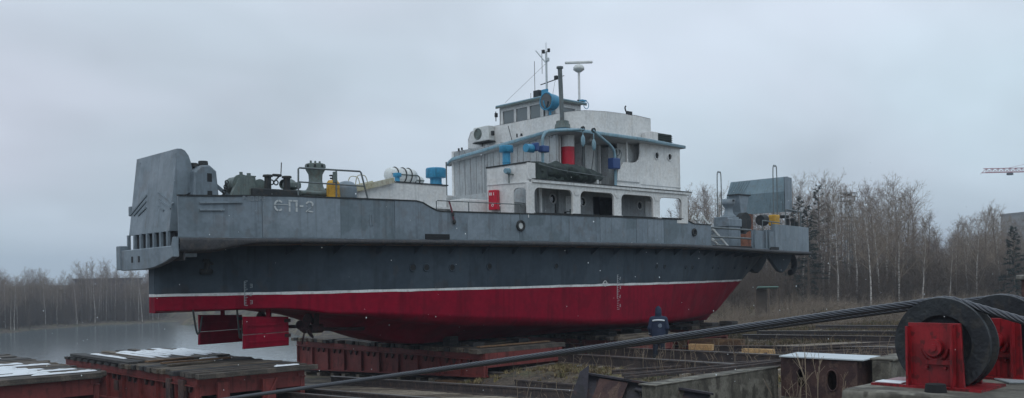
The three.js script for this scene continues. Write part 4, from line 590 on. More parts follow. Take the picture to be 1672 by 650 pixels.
// ---- loose things aboard
{
  const can = (x, z, s, label, turn) => { const t = thing('life_raft_canister', label, 'life raft', V(x, 6.32, z)); const r = .27 * s, L = 1.15 * s; const body = (a0) => place(new THREE.CapsuleGeometry(r, L - 2 * r * .55, 6, 16), x, 6.32 + r + .1, z, 0, 0, Math.PI / 2); mesh('shell', [body()], MT.fibre, t); mesh('seam', [torus(r + .004, .012, x, 6.32 + r + .1, z, Math.PI / 2).scale(1, 1, 1)].slice(0, 0).concat([bspan(x - L / 2, x + L / 2, 6.32 + r + .08, 6.32 + r + .12, z + r - .01, z + r + .015)]), MT.gear, t); for (const k of [-.3, .05, .3]) mesh('strap', [torus(r + .012, .02, x + k * s, 6.32 + r + .1, z, 0, Math.PI / 2)], MT.gearDark, t); mesh('cradle', [bspan(x - .35 * s, x - .28 * s, 6.32, 6.45, z - .25, z + .25), bspan(x + .28 * s, x + .35 * s, 6.32, 6.45, z - .25, z + .25)], MT.fibre, t); return t; };
  can(9.0, .35, .98, 'large white life raft canister strapped on the white casing behind the small ventilator');
  can(10.0, -.35, .75, 'smaller white life raft canister beside the large blue ventilator');
  // covered boat on the boat deck: hull under a dark tarpaulin
  const t = thing('covered_lifeboat', 'lifeboat under a dark green tarpaulin lashed below the blue davits', 'lifeboat', V(14.2, 6.42, 3.5));
  const n = 26, mS = 16, R = rng(77), hull = grid((u, v) => { const x = lerp(12.15, 15.85, u), a = v * Math.PI * 2; const e = Math.pow(Math.sin(Math.PI * clamp(.08 + u * .86, 0, 1)), .45); const top = lerp(1.0, .8, u) * (0.78 + .42 * fbmF(u * 9, v * 5, 4, 88)) , w = .55 * e * (1 + .5 * (fbmF(u * 11 + 4, v * 8, 4, 99) - .5)); const c = Math.cos(a), s = Math.sin(a); const q = Math.sign(c) * Math.pow(Math.abs(c), .7), r = Math.sign(s) * Math.pow(Math.abs(s), .8); return [x + (u > .9 ? .05 * c : 0), 6.74 + (r > 0 ? r * (top - .5) * (.45 + .55 * e) : r * .3 * e) - .02, 3.55 + q * w]; }, n * 2, mS * 2);
  mesh('tarpaulin', [hull, grid((u, v) => { const x = lerp(12.12, 13.6, u); return [x, lerp(6.98 - u * .1, 6.44, v) + .03 * Math.sin(u * 19 + v * 3), 3.98 + .03 * Math.sin(u * 23) + .02 * v]; }, 24, 6), grid((u, v) => { const s = v * 2 - 1; return [12.16 + .1 * fbmF(u * 5, v * 5, 2, 3), lerp(6.45, 7.05, u), 3.5 + s * .5]; }, 6, 6)], MT.canvas, t);
  mesh('lashing', [tube([V(12.2, 6.95, 4.06), V(13.3, 6.8, 4.13), V(14.6, 6.74, 4.15), V(15.8, 6.72, 4.05)], .014, 5)], MT.steelPole, t);
  mesh('chock', [bspan(13.0, 13.1, 6.42, 6.6, 3.1, 3.95), bspan(15.4, 15.5, 6.42, 6.6, 3.1, 3.95)], MT.whiteB, t);
  // gangway ladder leaning at the open rail
  const gl = thing('boarding_ladder', 'small white boarding ladder leaning inside the open rail on the ferry', 'ladder', V(23.6, 4.15, 3.0)); const G0 = V(25.2, 4.2, 3.0), G1 = V(23.2, 5.5, 3.0);
  for (const z of [2.75, 3.2]) mesh('stile', [beam(V(G0.x, G0.y, z), V(G1.x, G1.y, z), .05, .09), torus(.16, .03, G1.x, G1.y - .1, z, 0, 0, .4, Math.PI)], MT.fibre, gl); for (let k = 0; k < 6; k++) { const p = G0.clone().lerp(G1, (k + .5) / 6); mesh('tread', [box(.2, .03, .5, p.x, p.y, 2.98)], MT.fibre, gl); }
  mesh('brace', [bar(V(23.2, 5.4, 3.2), V(23.4, 4.2, 3.2), .03), bar(V(23.3, 4.7, 3.2), V(24.6, 4.25, 3.2), .025)], MT.fibre, gl);
  // rope's end hanging over the bulwark
  const p = atZ(737, 345, 3.72), hr = thing('hanging_rope', 'short red and black rope end hanging over the grey bulwark edge', 'rope', V(p.x, p.y, HB(p.x) + .04)); const z = HB(p.x) + .03;
  mesh('rope_end', [tube([V(p.x - .08, 5.52, z - .1), V(p.x - .05, 5.2, z), V(p.x - .02, 5.05, z + .01), V(p.x + .02, 4.9, z)], .03, 6, 24)], plain(0x6b3a42, .9), hr); mesh('knot', [sph(.06, p.x + .03, 4.83, z + .02, 1, 1.4, 1), sph(.05, p.x - .02, 5.08, z + .02, 1, 1.6, 1)], MT.gearDark, hr);
  // hose loops under the stern
  const hl = (pa, pb, dip, zz, label) => { const a = atZ(pa[0], pa[1], zz), b = atZ(pb[0], pb[1], zz), m = a.clone().lerp(b, .5); m.y = atZ((pa[0] + pb[0]) / 2, dip, zz).y; const o = thing('hanging_cable', label, 'cable', V(m.x, a.y, zz)); mesh('loop', [tube([a, a.clone().lerp(m, .55).setY(lerp(a.y, m.y, .75)), m, b.clone().lerp(m, .55).setY(lerp(b.y, m.y, .75)), b], .028, 6, 40)], MT.gearDark, o); };
  hl([315, 506], [330, 517], 546, 1.2, 'cable loop hanging free under the transom'); hl([387, 506], [396, 530], 553, 1.35, 'cable loop hanging against the near rudder');
}
// ------------------------------------------------------------------ slipway trolleys
function snowPatch(w, l, x, y, z, alongZ, seed) { // ragged, lumpy strip of wet snow
  const nu = 26, nv = 6; return grid((u, v) => { const a = (u - .5) * l, e0 = .5 * w * (.45 + .75 * fbmF(u * 7 + seed, 1.3, 3, 41)), e1 = .5 * w * (.45 + .75 * fbmF(u * 7 + seed, 8.7, 3, 43)), b = lerp(-e0, e1, v), ed = Math.min(1, Math.min(v, 1 - v) * 3.2, Math.min(u, 1 - u) * 9), h = ed > 0 ? .008 + .032 * Math.sqrt(ed) * (.35 + fbmF(u * 11 + seed * 3, v * 3, 3, 47)) : 0; return alongZ ? [x + b, y + h, z + a] : [x + a, y + h, z + b]; }, nu, nv, alongZ);
}
function trolley(x0, x1, z0, z1, label, o = {}) {
  const Y = 0.6, t = thing('slipway_trolley', label, 'slipway trolley', V((x0 + x1) / 2, railY((z0 + z1) / 2), (z0 + z1) / 2)), R = rng(o.seed ?? 1);
  const bot = z => railY(z) - .12, n = Math.round((z1 - z0) / 1.25);
  for (const s of [0, 1]) {
    const X = s ? x1 - .06 : x0 + .06, f = s ? 1 : -1;
    const g = mesh('side_girder', [extX([[z0, bot(z0)], [z1, bot(z1)], [z1, Y - .14], [z0, Y - .14]], X - .02, X + .02)], MT.trolley, t);
    mesh('flange', [beam(V(X + f * .07, Y - .36, z0), V(X + f * .07, Y - .36, z1), .16, .035), beam(V(X + f * .05, bot(z0) - .02, z0), V(X + f * .05, bot(z1) - .02, z1), .2, .04)], MT.trolley, g);
    for (let k = 0; k <= n; k++) { const z = lerp(z0 + .05, z1 - .05, k / n); mesh('stiffener', [bspan(X + f * .02, X + f * .13, bot(z), Y - .38, z - .02, z + .02)], MT.trolley, g); if (k < n) for (const q of [.34, .66]) { const zz = lerp(z, lerp(z0 + .05, z1 - .05, (k + 1) / n), q); mesh('gusset', [extX([[zz - .09, Y - .38], [zz + .09, Y - .38], [zz, Y - .56]], X + f * .02, X + f * .1)], MT.rust, g); } }
    mesh('deck_bearer', [bspan(X - .1, X + .1, Y - .33, Y - .15, z0 - .02, z1 + .02)], MT.trolley, g);
  }
  for (const z of [z0 + .03, z1 - .03]) mesh('end_plate', [bspan(x0 + .09, x1 - .09, Math.max(bot(z), Y - .62), Y - .14, z - .02, z + .02)], MT.trolley, t);
  for (let k = 1; k < n; k++) { const z = lerp(z0, z1, k / n); mesh('cross_beam', [bspan(x0 + .1, x1 - .1, Y - .5, Y - .16, z - .06, z + .06)], MT.trolley, t); }
  for (const s of [0, 1]) for (const q of [.12, .38, .63, .88]) { const z = lerp(z0, z1, q), X = s ? x1 - .35 : x0 + .35; mesh('wheel', [cyl(.2, .2, .12, X, railY(z) + .2, z, 20, 0, 0, Math.PI / 2), cyl(.25, .25, .03, X - .07, railY(z) + .2, z, 20, 0, 0, Math.PI / 2), cyl(.05, .05, .3, X, railY(z) + .2, z, 10, 0, 0, Math.PI / 2)], MT.rust, t); }
  // deck of loose timbers: part of it laid lengthwise
  const split = o.split ?? z0 - 1, MS = [MT.oldWood, MT.oldWood2, MT.blackWood];
  let z = Math.max(z0, split) - (split > z0 ? 0 : .1);
  while (z < z1 + .1) { const w = .19 + R() * .08, over = .1 + R() * .18, m = MS[Math.floor(R() * 3)][0]; const pl = mesh('plank', [rbox(x1 - x0 + over * 2, .13 + R() * .03, w, .015, (x0 + x1) / 2 + (R() - .5) * .2, Y - .07 + (R() - .5) * .03, z + w / 2, 0, (R() - .5) * .03, (R() - .5) * .006)], m, t); if (o.snow && R() < o.snow * .5) mesh('snow', [snowPatch(w * .75, .5 + R() * 1.3, lerp(x0 + .6, x1 - .6, R()), Y + .018, z + w / 2, false, R() * 50)], MT.snow, pl); z += w + .015 + (R() < .12 ? .12 : 0); }
  if (split > z0) {
    mesh('sleeper_course', [...Array.from({ length: 9 }, (_, k) => bspan(x0 - .12, x1 + .1, Y - .15, Y - .07, lerp(z0, split, (k + .15) / 9), lerp(z0, split, (k + .75) / 9)))], MT.blackWood[0], t);
    let x = x0 - .1; while (x < x1) { const w = .2 + R() * .1, a = z0 - .1 + R() * .9 + (x - x0) * .25, b = split + R() * .5; const pl = mesh('plank', [rbox(w, .09, b - a, .012, x + w / 2, Y - .01 + R() * .03, (a + b) / 2, (R() - .5) * .008, (R() - .5) * .05, 0)], MS[Math.floor(R() * 3)][1], t); if (R() < (o.snow ?? 0)) mesh('snow', [snowPatch(w * .75, (b - a) * (.5 + R() * .4), x + w / 2, Y + .058, (a + b) / 2 + (R() - .5) * .6, true, R() * 50)], MT.snow, pl); x += w + .04 + (R() < .3 ? .16 : 0); }
  }
  if (o.top) for (const [x, zz, L, m, ry] of o.top) mesh('loose_board', [rbox(L, .05, .2, .01, x, Y + .05, zz, 0, ry, 0)], m[0], t);
  return t;
}
const tA = trolley(0.1, 3.25, -7.2, 3.2, 'rusty red slipway trolley with snow-striped timber deck, standing free beyond the stern', { seed: 5, split: -1.6, snow: .75, top: [[1.2, -1.2, 1.6, MT.brownWood, .2], [1.6, -.2, 2.2, MT.brownWood, .05], [1.1, .6, 1.5, MT.oldWood2, .12]] });
mesh('end_bracket', [rbox(.34, .7, .12, .02, .75, -.02, 3.3)], MT.trolley, tA); mesh('end_bracket', [rbox(.4, .6, .12, .02, 2.1, .0, 3.3), box(.06, .7, .06, 2.15, .0, 3.38, 0, 0, -.5)], MT.trolley, tA);
mesh('side_bracket', [rbox(.12, .75, .34, .02, .02, .0, 2.4), rbox(.1, .7, .3, .02, .03, .0, 1.5), box(.1, .28, 1.1, -.04, .02, -4.3), box(.04, .3, .3, -.06, -.1, -2.2)], MT.rust, tA);
const tB = trolley(-4.7, -1.55, -9, .45, 'rusty red slipway trolley with snow-covered boards, the outermost one away from the ferry', { seed: 9, snow: 1.1 });
const tC = trolley(9.85, 13.5, -8.4, 3.75, 'dark red slipway trolley with black timber deck carrying the ferry forward of its propellers', { seed: 13, top: [[11.7, 3.2, 3.4, MT.brownWood, 0], [11.8, 2.2, 3.3, MT.oldWood2, .02]] });
const tD = trolley(17.0, 20.2, -7.5, 3.7, 'dark red slipway trolley under the ferry beside the hooded worker', { seed: 17, top: [[18.6, 3.5, 3.2, MT.oldWood2, 0]] });
const tE = trolley(24.3, 27.4, -6.5, 1.6, 'dark red slipway trolley under the raked end of the ferry', { seed: 19 });
// keel blocks between trolley decks and hull
for (const [t, x] of [[tC, 10.6], [tC, 12.8], [tD, 17.8], [tD, 19.4], [tE, 25], [tE, 26.6]]) for (const z of [-2.2, 0, 2.2]) mesh('keel_block', [rbox(.5, .16, .7, .02, x, .68, z)], MT.blackWood[0], t);
for (const z of [-1.5, 1.5]) mesh('keel_block', [rbox(.4, .5, .4, .02, 10.2, .7, z)], MT.blackWood[0], tC);

// ------------------------------------------------------------------ tracks
const railProfile = (h, w) => [[-w, 0], [w, 0], [w, .03], [.022, .06], [.022, h - .07], [.05, h - .055], [.05, h - .012], [-.05, h - .012], [-.05, h - .055], [-.022, h - .07], [-.022, .06], [-w, .03]];
function railGeo(a, b, h, prof) { const d = b.clone().sub(a), L = d.length(), g = extZ(prof, 0, L); const m = new THREE.Matrix4().lookAt(b, a, V(0, 1, 0)); m.setPosition(a.clone().setY(a.y - h)); return g.applyMatrix4(m); }
function track(a, b, c, d, label, o = {}) {
  const h = o.h ?? .3, t = thing('rail_track', label, 'rail track', a.clone().lerp(d, .5).setY(a.y - h), 'slipway tracks'), R = rng(o.seed ?? 3);
  for (const [p, q] of [[a, b], [c, d]]) { const r = mesh('rail', [railGeo(p, q, h, railProfile(h, .1))], MT.rail, t); mesh('rail_head', [railGeo(p, q, 0, [[-.045, -.012], [.045, -.012], [.04, 0], [-.04, 0]])], MT.railHead, r); }
  const n = Math.round(a.distanceTo(b) / (o.step ?? .95));
  for (let k = 0; k < n; k++) { const u = (k + .5 + (R() - .5) * .3) / n, p = a.clone().lerp(b, u), q = c.clone().lerp(d, u), e = q.clone().sub(p).normalize(), m = R() < .6 ? MT.paleWood : MT.oldWood2; const s = beam(p.clone().addScaledVector(e, -.35).setY(p.y - h - .05), q.clone().addScaledVector(e, .35).setY(q.y - h - .05), .24, .16); mesh('sleeper', [s], m[0], t); }
  return t;
}
const LP = (px, py, off) => { const r = ray(px, py), d = (EYE.y - railY(EYE.z) - off) / (.037 * r[2] - r[1]); return along(r, d); };
const RT = (x, z, dy = 0) => V(x, railY(z) + dy, z);
track(RT(3.92, -9), RT(3.85, 14), RT(6.98, -1.2), RT(6.65, 14), 'heavy rail track between the free trolley and the ferry trolley, weathered sleepers', { seed: 21 });
track(RT(.45, -14), RT(.45, 9), RT(2.95, -14), RT(2.95, 9), 'rail track under the free trolley', { seed: 22 });
track(RT(-4.3, -14), RT(-4.3, 6), RT(-1.9, -14), RT(-1.9, 6), 'rail track under the outermost trolley', { seed: 23 });
track(RT(10.2, -14), RT(10.2, 4.2), RT(13.1, -14), RT(13.1, 4.2), 'rail track under the trolley forward of the propellers', { seed: 24, h: .3 });
track(RT(17.3, -12), RT(16.9, 4), RT(20, -12), RT(19.6, 4), 'rail track under the trolley beside the hooded worker', { seed: 25 });
track(V(12.7, .33, 4.4), V(9.8, .68, 13.6), LP(960, 564.5, .5), LP(1330, 581.5, .5), 'tall dark rail track in front of the hooded worker', { seed: 28, h: .36, step: .9 });
track(RT(24.6, -12), RT(24.0, 12), RT(33.6, -1.5), RT(30.0, 13), 'rail track beyond the yellow timbers with mossy sleepers', { seed: 26, h: .3, step: 1.3 });
track(RT(37.5, -3), RT(34.6, 16), RT(44.5, -3), RT(39, 16), 'farthest rail track past the raked end of the ferry', { seed: 27, h: .3, step: 1.3 });

// ------------------------------------------------------------------ sheaves, ropes
function ropeStrands(pts, r, label, base) {
  const t = thing('haulage_rope', label, 'steel rope', base), curve = new THREE.CatmullRomCurve3(pts, false, 'catmullrom', 0.0), L = curve.getLength(), n = Math.ceil(L / .045), fr = [];
  const P = [], T = []; for (let k = 0; k <= n; k++) { P.push(curve.getPointAt(k / n)); T.push(curve.getTangentAt(k / n)); }
  for (let s = 0; s < 6; s++) {
    const rs = r * .46, ro = r * .62, pos = [], idx = [];
    for (let k = 0; k <= n; k++) { const tt = T[k], up = Math.abs(tt.y) > .95 ? V(1, 0, 0) : V(0, 1, 0), e1 = up.clone().cross(tt).normalize(), e2 = tt.clone().cross(e1), a = s * Math.PI / 3 + k / n * L / (r * 13) * 2 * Math.PI, c = P[k].clone().addScaledVector(e1, ro * Math.cos(a)).addScaledVector(e2, ro * Math.sin(a)); for (let j = 0; j < 5; j++) { const b = j / 5 * 2 * Math.PI; const q = c.clone().addScaledVector(e1, rs * Math.cos(b)).addScaledVector(e2, rs * Math.sin(b)); pos.push(q.x, q.y, q.z); } }
    for (let k = 0; k < n; k++) for (let j = 0; j < 5; j++) { const a = k * 5 + j, b = k * 5 + (j + 1) % 5; idx.push(a, a + 5, b, b, a + 5, b + 5); }
    const g = new THREE.BufferGeometry(); g.setAttribute('position', new THREE.Float32BufferAttribute(pos, 3)); g.setIndex(idx); g.computeVertexNormals(); mesh('strand', [g], MT.rope, t);
  }
  return t;
}
const PULY = 2.335, PULR = .365, PZ = 23.36, SLAB = 1.95;
function sheave(x, z, label) {
  const t = thing('rope_sheave', label, 'rope pulley', V(x, SLAB, z)), y = PULY;
  const prof = [[.06, -.05], [.2, -.05], [.23, -.06], [.26, -.1], [PULR + .05, -.11], [PULR + .055, -.08], [PULR - .02, -.045], [PULR - .03, 0], [PULR - .02, .045], [PULR + .055, .08], [PULR + .05, .11], [.26, .1], [.23, .06], [.2, .05], [.06, .05]];
  const g = lathe(prof, 0, 0, 0, 64); g.rotateZ(Math.PI / 2); g.translate(x, y, z); mesh('wheel', [toCreasedNormals(g, .5)], MT.pulleyBlack, t, 'black grooved wheel');
  for (const s of [-1, 1]) {
    const X = x + s * .2, br = mesh('bearing_plate', [extX([[z - .225, SLAB + .02], [z + .235, SLAB + .02], [z + .21, 2.53], [z - .245, 2.53]], X - .015, X + .015, .003), bspan(X + s * .0, X + s * .1, SLAB + .02, 2.52, z + .15, z + .168), bspan(X - .01, X + s * .09, SLAB + .02, 2.5, z - .24, z - .222)], MT.pulleyRed, t, 'red painted bearing plate');
    mesh('axle_cap', [cyl(.075, .075, .09, X + s * .05, y - .02, z + .0, 24, 0, 0, Math.PI / 2), cyl(.035, .035, .1, X + s * .06, y - .02, z, 12, 0, 0, Math.PI / 2)], MT.pulleyRed, br);
    mesh('bearing_seat', [place(new THREE.TorusGeometry(.1, .022, 6, 16, Math.PI), X + s * .03, y - .03, z, 0, Math.PI / 2, Math.PI), bspan(X, X + s * .05, y - .17, y - .13, z - .08, z + .14)], MT.pulleyRed, br);
    mesh('bolt', [[.08, -.1], [-.08, -.1]].map(q => cyl(.015, .015, .03, X + s * .025, y + q[1] - .1, z + q[0], 6, 0, 0, Math.PI / 2)), MT.pulleyRed, br);
  }
  mesh('groove', [place(new THREE.TorusGeometry(PULR - .02, .035, 8, 56), x, y, z, 0, Math.PI / 2, 0)], MT.railHead, t, 'rope-worn groove');
  mesh('axle', [cyl(.05, .05, .5, x, y - .02, z, 12, 0, 0, Math.PI / 2)], MT.pulleyRed, t);
  mesh('base_plate', [bspan(x - .3, x + .3, SLAB - .01, SLAB + .022, z - .56, z + .4)], MT.pulleyRed, t); mesh('snow', [rbox(.16, .012, .24, .005, x - .2, SLAB + .03, z - .41)], MT.snow, t);
  return t;
}
sheave(-2.05, PZ, 'black rope pulley in a red bearing frame with a snowy base plate');
sheave(-1.0, PZ + .14, 'black rope pulley in a red frame beyond the one on the snowy base plate');
const ropePath = (x, z1, y1, z2, y2, mid, PZ = 23.36) => { const P = [V(x, y1, z1)]; const a = mid ?? V(x, y1, z1), top = V(x, PULY + PULR + .02, PZ - .12); if (mid) P.push(mid); for (let k = 1; k < 14; k++) P.push(a.clone().lerp(top, k / 14)); for (let k = -2; k <= 3; k++) { const an = k * .13; P.push(V(x, PULY + (PULR + .03) * Math.cos(an), PZ + (PULR + .03) * Math.sin(an))); } P.push(V(x, y2 + .25, z2 - 1.6), V(x, y2, z2)); return P; };
ropeStrands(ropePath(-2.05, 3.3, -.27, 27.5, 1.75, V(-2.05, .69, 9.5)), .035, 'thick twisted haulage rope over the pulley with the snowy base plate', V(-2.05, 0, 10));
ropeStrands(ropePath(-1.0, 3.2, -.3, 27.5, 1.75, V(-1.0, .5, 7.95), PZ + .14), .03, 'steel haulage rope running over the second pulley, lower than its neighbour', V(-1, 0, 12));

// ------------------------------------------------------------------ concrete, scrap and loose things of the yard
single('concrete_anchor_block', [rbox(14, 2.4, 9, .05, 4.25, SLAB - 1.2, 27.2)], MT.concrete, 'concrete anchor block carrying the two rope pulleys', 'concrete block', V(4.25, 0, 26.7));
{ const t = thing('concrete_wall', 'low stained concrete wall joining the rusty steel box, steel rails lying above', 'concrete wall', V(5.7, .1, 15.7)); mesh('wall_body', [rbox(4.4, 1.3, .35, .03, 5.5, .25, 15.75)], MT.concrete, t); mesh('coping', [rbox(4.5, .03, .4, .012, 5.5, .905, 15.74)], MT.concrete, t); }
single('concrete_wall', [rbox(4.2, 1.3, .4, .04, 9.9, .52, 18.1, 0, .05, 0), rbox(4.2, .05, .5, .02, 9.9, 1.18, 18.1, 0, .05, 0)], MT.concrete, 'stained concrete wall between the rusty steel box and the near pulley', 'concrete wall', V(9.9, 0, 18.1));
{ // rusty box with two oval openings, sheet cover
  const t = thing('rusty_steel_box', 'rusty steel box with two oval openings and a pale sheet cover', 'steel box', V(7.9, .3, 17));
  const s = shp([[16.1, .3], [17.85, .3], [17.85, 1.15], [16.1, 1.15]]); const ov = z => Array.from({ length: 20 }, (_, k) => { const a = k / 20 * Math.PI * 2; return [z + .12 * Math.cos(a), .72 + .22 * Math.sign(Math.sin(a)) * Math.pow(Math.abs(Math.sin(a)), .8)]; }); hole(s, ov(16.6)); hole(s, ov(17.3));
  mesh('front_plate', [extX(s, 7.5, 7.53, .004)], MT.rust, t); mesh('shell', [bspan(7.53, 8.5, .3, 1.15, 16.1, 16.13), bspan(7.53, 8.5, .3, 1.15, 17.82, 17.85), bspan(8.47, 8.5, .3, 1.15, 16.13, 17.82), bspan(7.53, 8.47, 1.1, 1.13, 16.13, 17.82)], MT.rust, t); for (const z of [16.6, 17.3]) mesh('oval_rim', [new THREE.TubeGeometry(new THREE.CatmullRomCurve3(ov(z).map(p => V(7.49, p[1], p[0])), true), 40, .02, 6, true)], MT.rust, t);
  mesh('cover_sheet', [box(.9, .025, 1.85, 7.85, 1.19, 17.05, 0, .06, .02)], plain(0xb9c0c4, .5), t);
}
{ // heap of lying rails over the wall
  const t = thing('scrap_rails', 'three long steel bars lying above the stained concrete wall', 'steel bars', V(9, .9, 15)); const R = [[[1017, 613], [1275, 589], 1.0], [[1020, 617], [1275, 593], .96], [[1180, 603], [1300, 588], 1.02]];
  for (const [a, b, y] of R) { const p = atY(a[0], a[1], y), q = atY(b[0], b[1], y); mesh('steel_bar', [beam(p, q, .06, .05)], MT.rail, t); }
}
{ // twisted channel in the foreground
  const t = thing('scrap_channel', 'dark bent steel channel with cut-out webs lying below the haulage rope', 'scrap steel', V(3, .4, 13.5));
  const P = (px, py, d) => atD(px, py, d), a = P(948, 607, 18.6), b = P(1165, 642, 17.6), c = P(935, 655, 18.4), d = P(1150, 690, 17.4), dir = b.clone().sub(a).normalize(), nz = V(-.7, .05, .71).normalize();
  const slab = (p, q, r, s, th) => { const pts = [p, q, r, s], back = pts.map(v => v.clone().addScaledVector(nz, -th)), pos = [], F = [[0, 1, 2, 3], [7, 6, 5, 4], [0, 4, 5, 1], [1, 5, 6, 2], [2, 6, 7, 3], [3, 7, 4, 0]], A = [...pts, ...back]; for (const f of F) for (const i of [0, 1, 2, 0, 2, 3]) { const v = A[f[i]]; pos.push(v.x, v.y, v.z); } const g = new THREE.BufferGeometry(); g.setAttribute('position', new THREE.Float32BufferAttribute(pos, 3)); g.computeVertexNormals(); return g; };
  const off = (v, k) => v.clone().addScaledVector(nz, -k);
  mesh('back_web', [slab(off(a, .22), off(b, .22), off(d, .22), off(c, .22), .02)], MT.scrap, t); mesh('top_flange', [slab(a, b, b.clone().add(V(0, -.04, 0)), a.clone().add(V(0, -.04, 0)), .22)], MT.scrap, t);
  const l = (u, v) => a.clone().lerp(b, u).lerp(c.clone().lerp(d, u), v);
  mesh('end_lug', [slab(P(948, 607, 18.5), P(962, 596, 18.5), P(958, 655, 18.4), P(930, 655, 18.4), .06)], MT.scrap, t);
  for (const u of [.16, .55]) mesh('diaphragm', [slab(off(l(u, .12), .06), off(l(u + .22, .12), .06), off(l(u + .2, 1), .06), off(l(u - .02, 1), .06), .02)], MT.rust, t); mesh('curl', [tube([l(.45, .3), l(.52, .34), l(.56, .55), l(.54, .8)].map(v => off(v, .1)), .05, 8)], MT.scrap, t);
}
for (const [a, b, off, h, lb] of [[[842, 619], [940, 627], .1, .26, 'dark steel beam lying beside the heavy rail track'], [[1000, 604], [1278, 586], .35, .12, 'long rusty rail lying across in front of the tall dark rail'], [[1290, 566], [1470, 556], .1, .14, 'long rusty rail lying slantwise behind the rusty steel box'], [[1300, 574], [1475, 567], .25, .12, 'rusty rail lying just behind the sheet-covered steel box']]) { const p = LP(a[0], a[1], off), q = LP(b[0], b[1], off); single('lying_rail', [railGeo(p, q, h, railProfile(Math.max(h, .13), .06))], MT.rail, lb, 'rail', p.clone().lerp(q, .5)); }
{ const t = thing('leaning_trestle', 'rusty open steel trestle leaning on the concrete wall', 'trestle', V(5.2, .2, 15.3)); for (const x of [3.6, 4.5]) mesh('frame_leg', [beam(V(x, .0, 14.9), V(x + .25, .75, 15.5), .08, .08)], MT.rust, t); mesh('frame_bar', [beam(V(3.5, .45, 15.3), V(5.0, .5, 15.35), .08, .06)], MT.rust, t); }
{ // new yellow timbers on a rotten baulk
  const f = (px0, py0, px1, py1, y, h, m, name, label, dd = .25) => { const p = atY(px0, py0, y), q = atY(px1, py1, y); q.y = p.y = y - h / 2; p.lerp(q, 0); single(name, [beam(p, q, dd, h)], m, label, 'timber', p.clone().lerp(q, .5)); };
  f(1126, 561.5, 1164, 562.5, .1, .24, MT.timber[0], 'timber_block', 'short fresh yellow timber lying by the tall dark rail'); f(1213, 569, 1264, 570.5, .2, .26, MT.timber[0], 'timber_block', 'longer fresh yellow timber lying by the tall dark rail');
  f(1110, 552, 1215, 554, .05, .45, MT.brownWood[0], 'old_baulk', 'rotten brown baulk behind the fresh yellow timbers', .35);
  { const p = atY(1075, 570, .1); single('stone', [sph(.26, p.x, .02, p.z, 1.2, .7, 1, 10)], MT.brownWood[0], 'brown lump of wood behind the tall dark rail by the worker', 'debris', p); }
  const snowP = atD(1650, 640, 8.6); single('scrap_sheet', [box(.5, .012, .22, snowP.x, SLAB + .012, snowP.z, 0, .7, .0)], plain(0x9aa0a3, .5), 'pale metal sheet lying beside the pulley frame', 'sheet metal', snowP);
  const hp = atD(1528, 642, 7.9); single('rubber_pad', [cyl(.09, .08, .07, hp.x, SLAB + .035, hp.z, 18)], MT.rubber, 'small black rubber pad at the foot of the near pulley', 'rubber pad', hp);
  const pp = atD(1668, 465, 13.5), pt = thing('steel_post', 'dark rusty steel post with pale cap beyond the second pulley', 'post', V(pp.x, 0, pp.z)); mesh('shaft', [bspan(pp.x, pp.x + .5, -.5, 2.84, pp.z, pp.z + .4)], MT.rust, pt); mesh('cap', [rbox(.62, .07, .52, .02, pp.x + .25, 2.87, pp.z + .2)], MT.concreteLight, pt);
  const br = atY(1020, 596, .3);
}
{ const C = rng(2024); const spots = [[860, 606], [905, 600], [980, 592], [1015, 588], [1120, 596], [1190, 590], [1240, 558], [1300, 565], [1350, 556], [1410, 566], [1440, 556], [1330, 545], [1395, 538], [880, 616], [1180, 556], [1455, 545], [760, 618], [620, 628]];
  for (const [px, py] of spots) { const p = LP(px, py, -.25); p.y = groundH(p.x, p.z); const L = .8 + C() * 1.8, w = .12 + C() * .12, a = C() * 3.14, g = rbox(L, .06 + C() * .06, w, .012, 0, 0, 0, (C() - .5) * .1, 0, (C() - .5) * .08); g.rotateY(a); g.translate(p.x, p.y + .07, p.z); single('loose_plank', [g], [MT.oldWood, MT.oldWood2, MT.brownWood, MT.paleWood][Math.floor(C() * 4)][0], 'loose weathered plank lying on the yard between the rails', 'plank', p, 'loose planks on the yard'); }
  for (const [px, py, L, a] of [[900, 597, 2.6, .5], [1110, 607, 2.2, .1], [1230, 600, 2.4, -.2], [1340, 570, 3.2, .2], [1380, 560, 2.6, -.3], [1430, 574, 2.4, .15], [700, 624, 2, .9]]) { const p = LP(px, py, -.2); p.y = groundH(p.x, p.z) + .09; const d = V(Math.cos(a), .02, Math.sin(a)), g = railGeo(p.clone().addScaledVector(d, -L / 2), p.clone().addScaledVector(d, L / 2), .05, [[-.06, -.06], [.06, -.06], [.06, -.045], [-.045, -.045], [-.045, .06], [-.06, .06]]); single('scrap_bar', [g], MT.rust, 'rusty angle bar lying loose on the yard', 'steel bar', p, 'rusty bars on the yard'); }
  for (let k = 0; k < 26; k++) { const p = LP(lerp(840, 1470, C()), lerp(548, 622, C()), -.3); p.y = groundH(p.x, p.z); const r = .06 + C() * .1, g = new THREE.IcosahedronGeometry(r, 1); const q = g.attributes.position; for (let i = 0; i < q.count; i++) { const n = .75 + .5 * fbmF(q.getX(i) * 9 + k, q.getY(i) * 9 + q.getZ(i) * 7, 2, 19); q.setXYZ(i, q.getX(i) * n * 1.2, q.getY(i) * n * .7, q.getZ(i) * n); } g.computeVertexNormals(); g.translate(p.x, p.y + r * .3, p.z); single('stone', [g], MT.concreteLight, 'small pale stone lying on the yard between the rails', 'stone', p, 'stones on the yard'); }
}
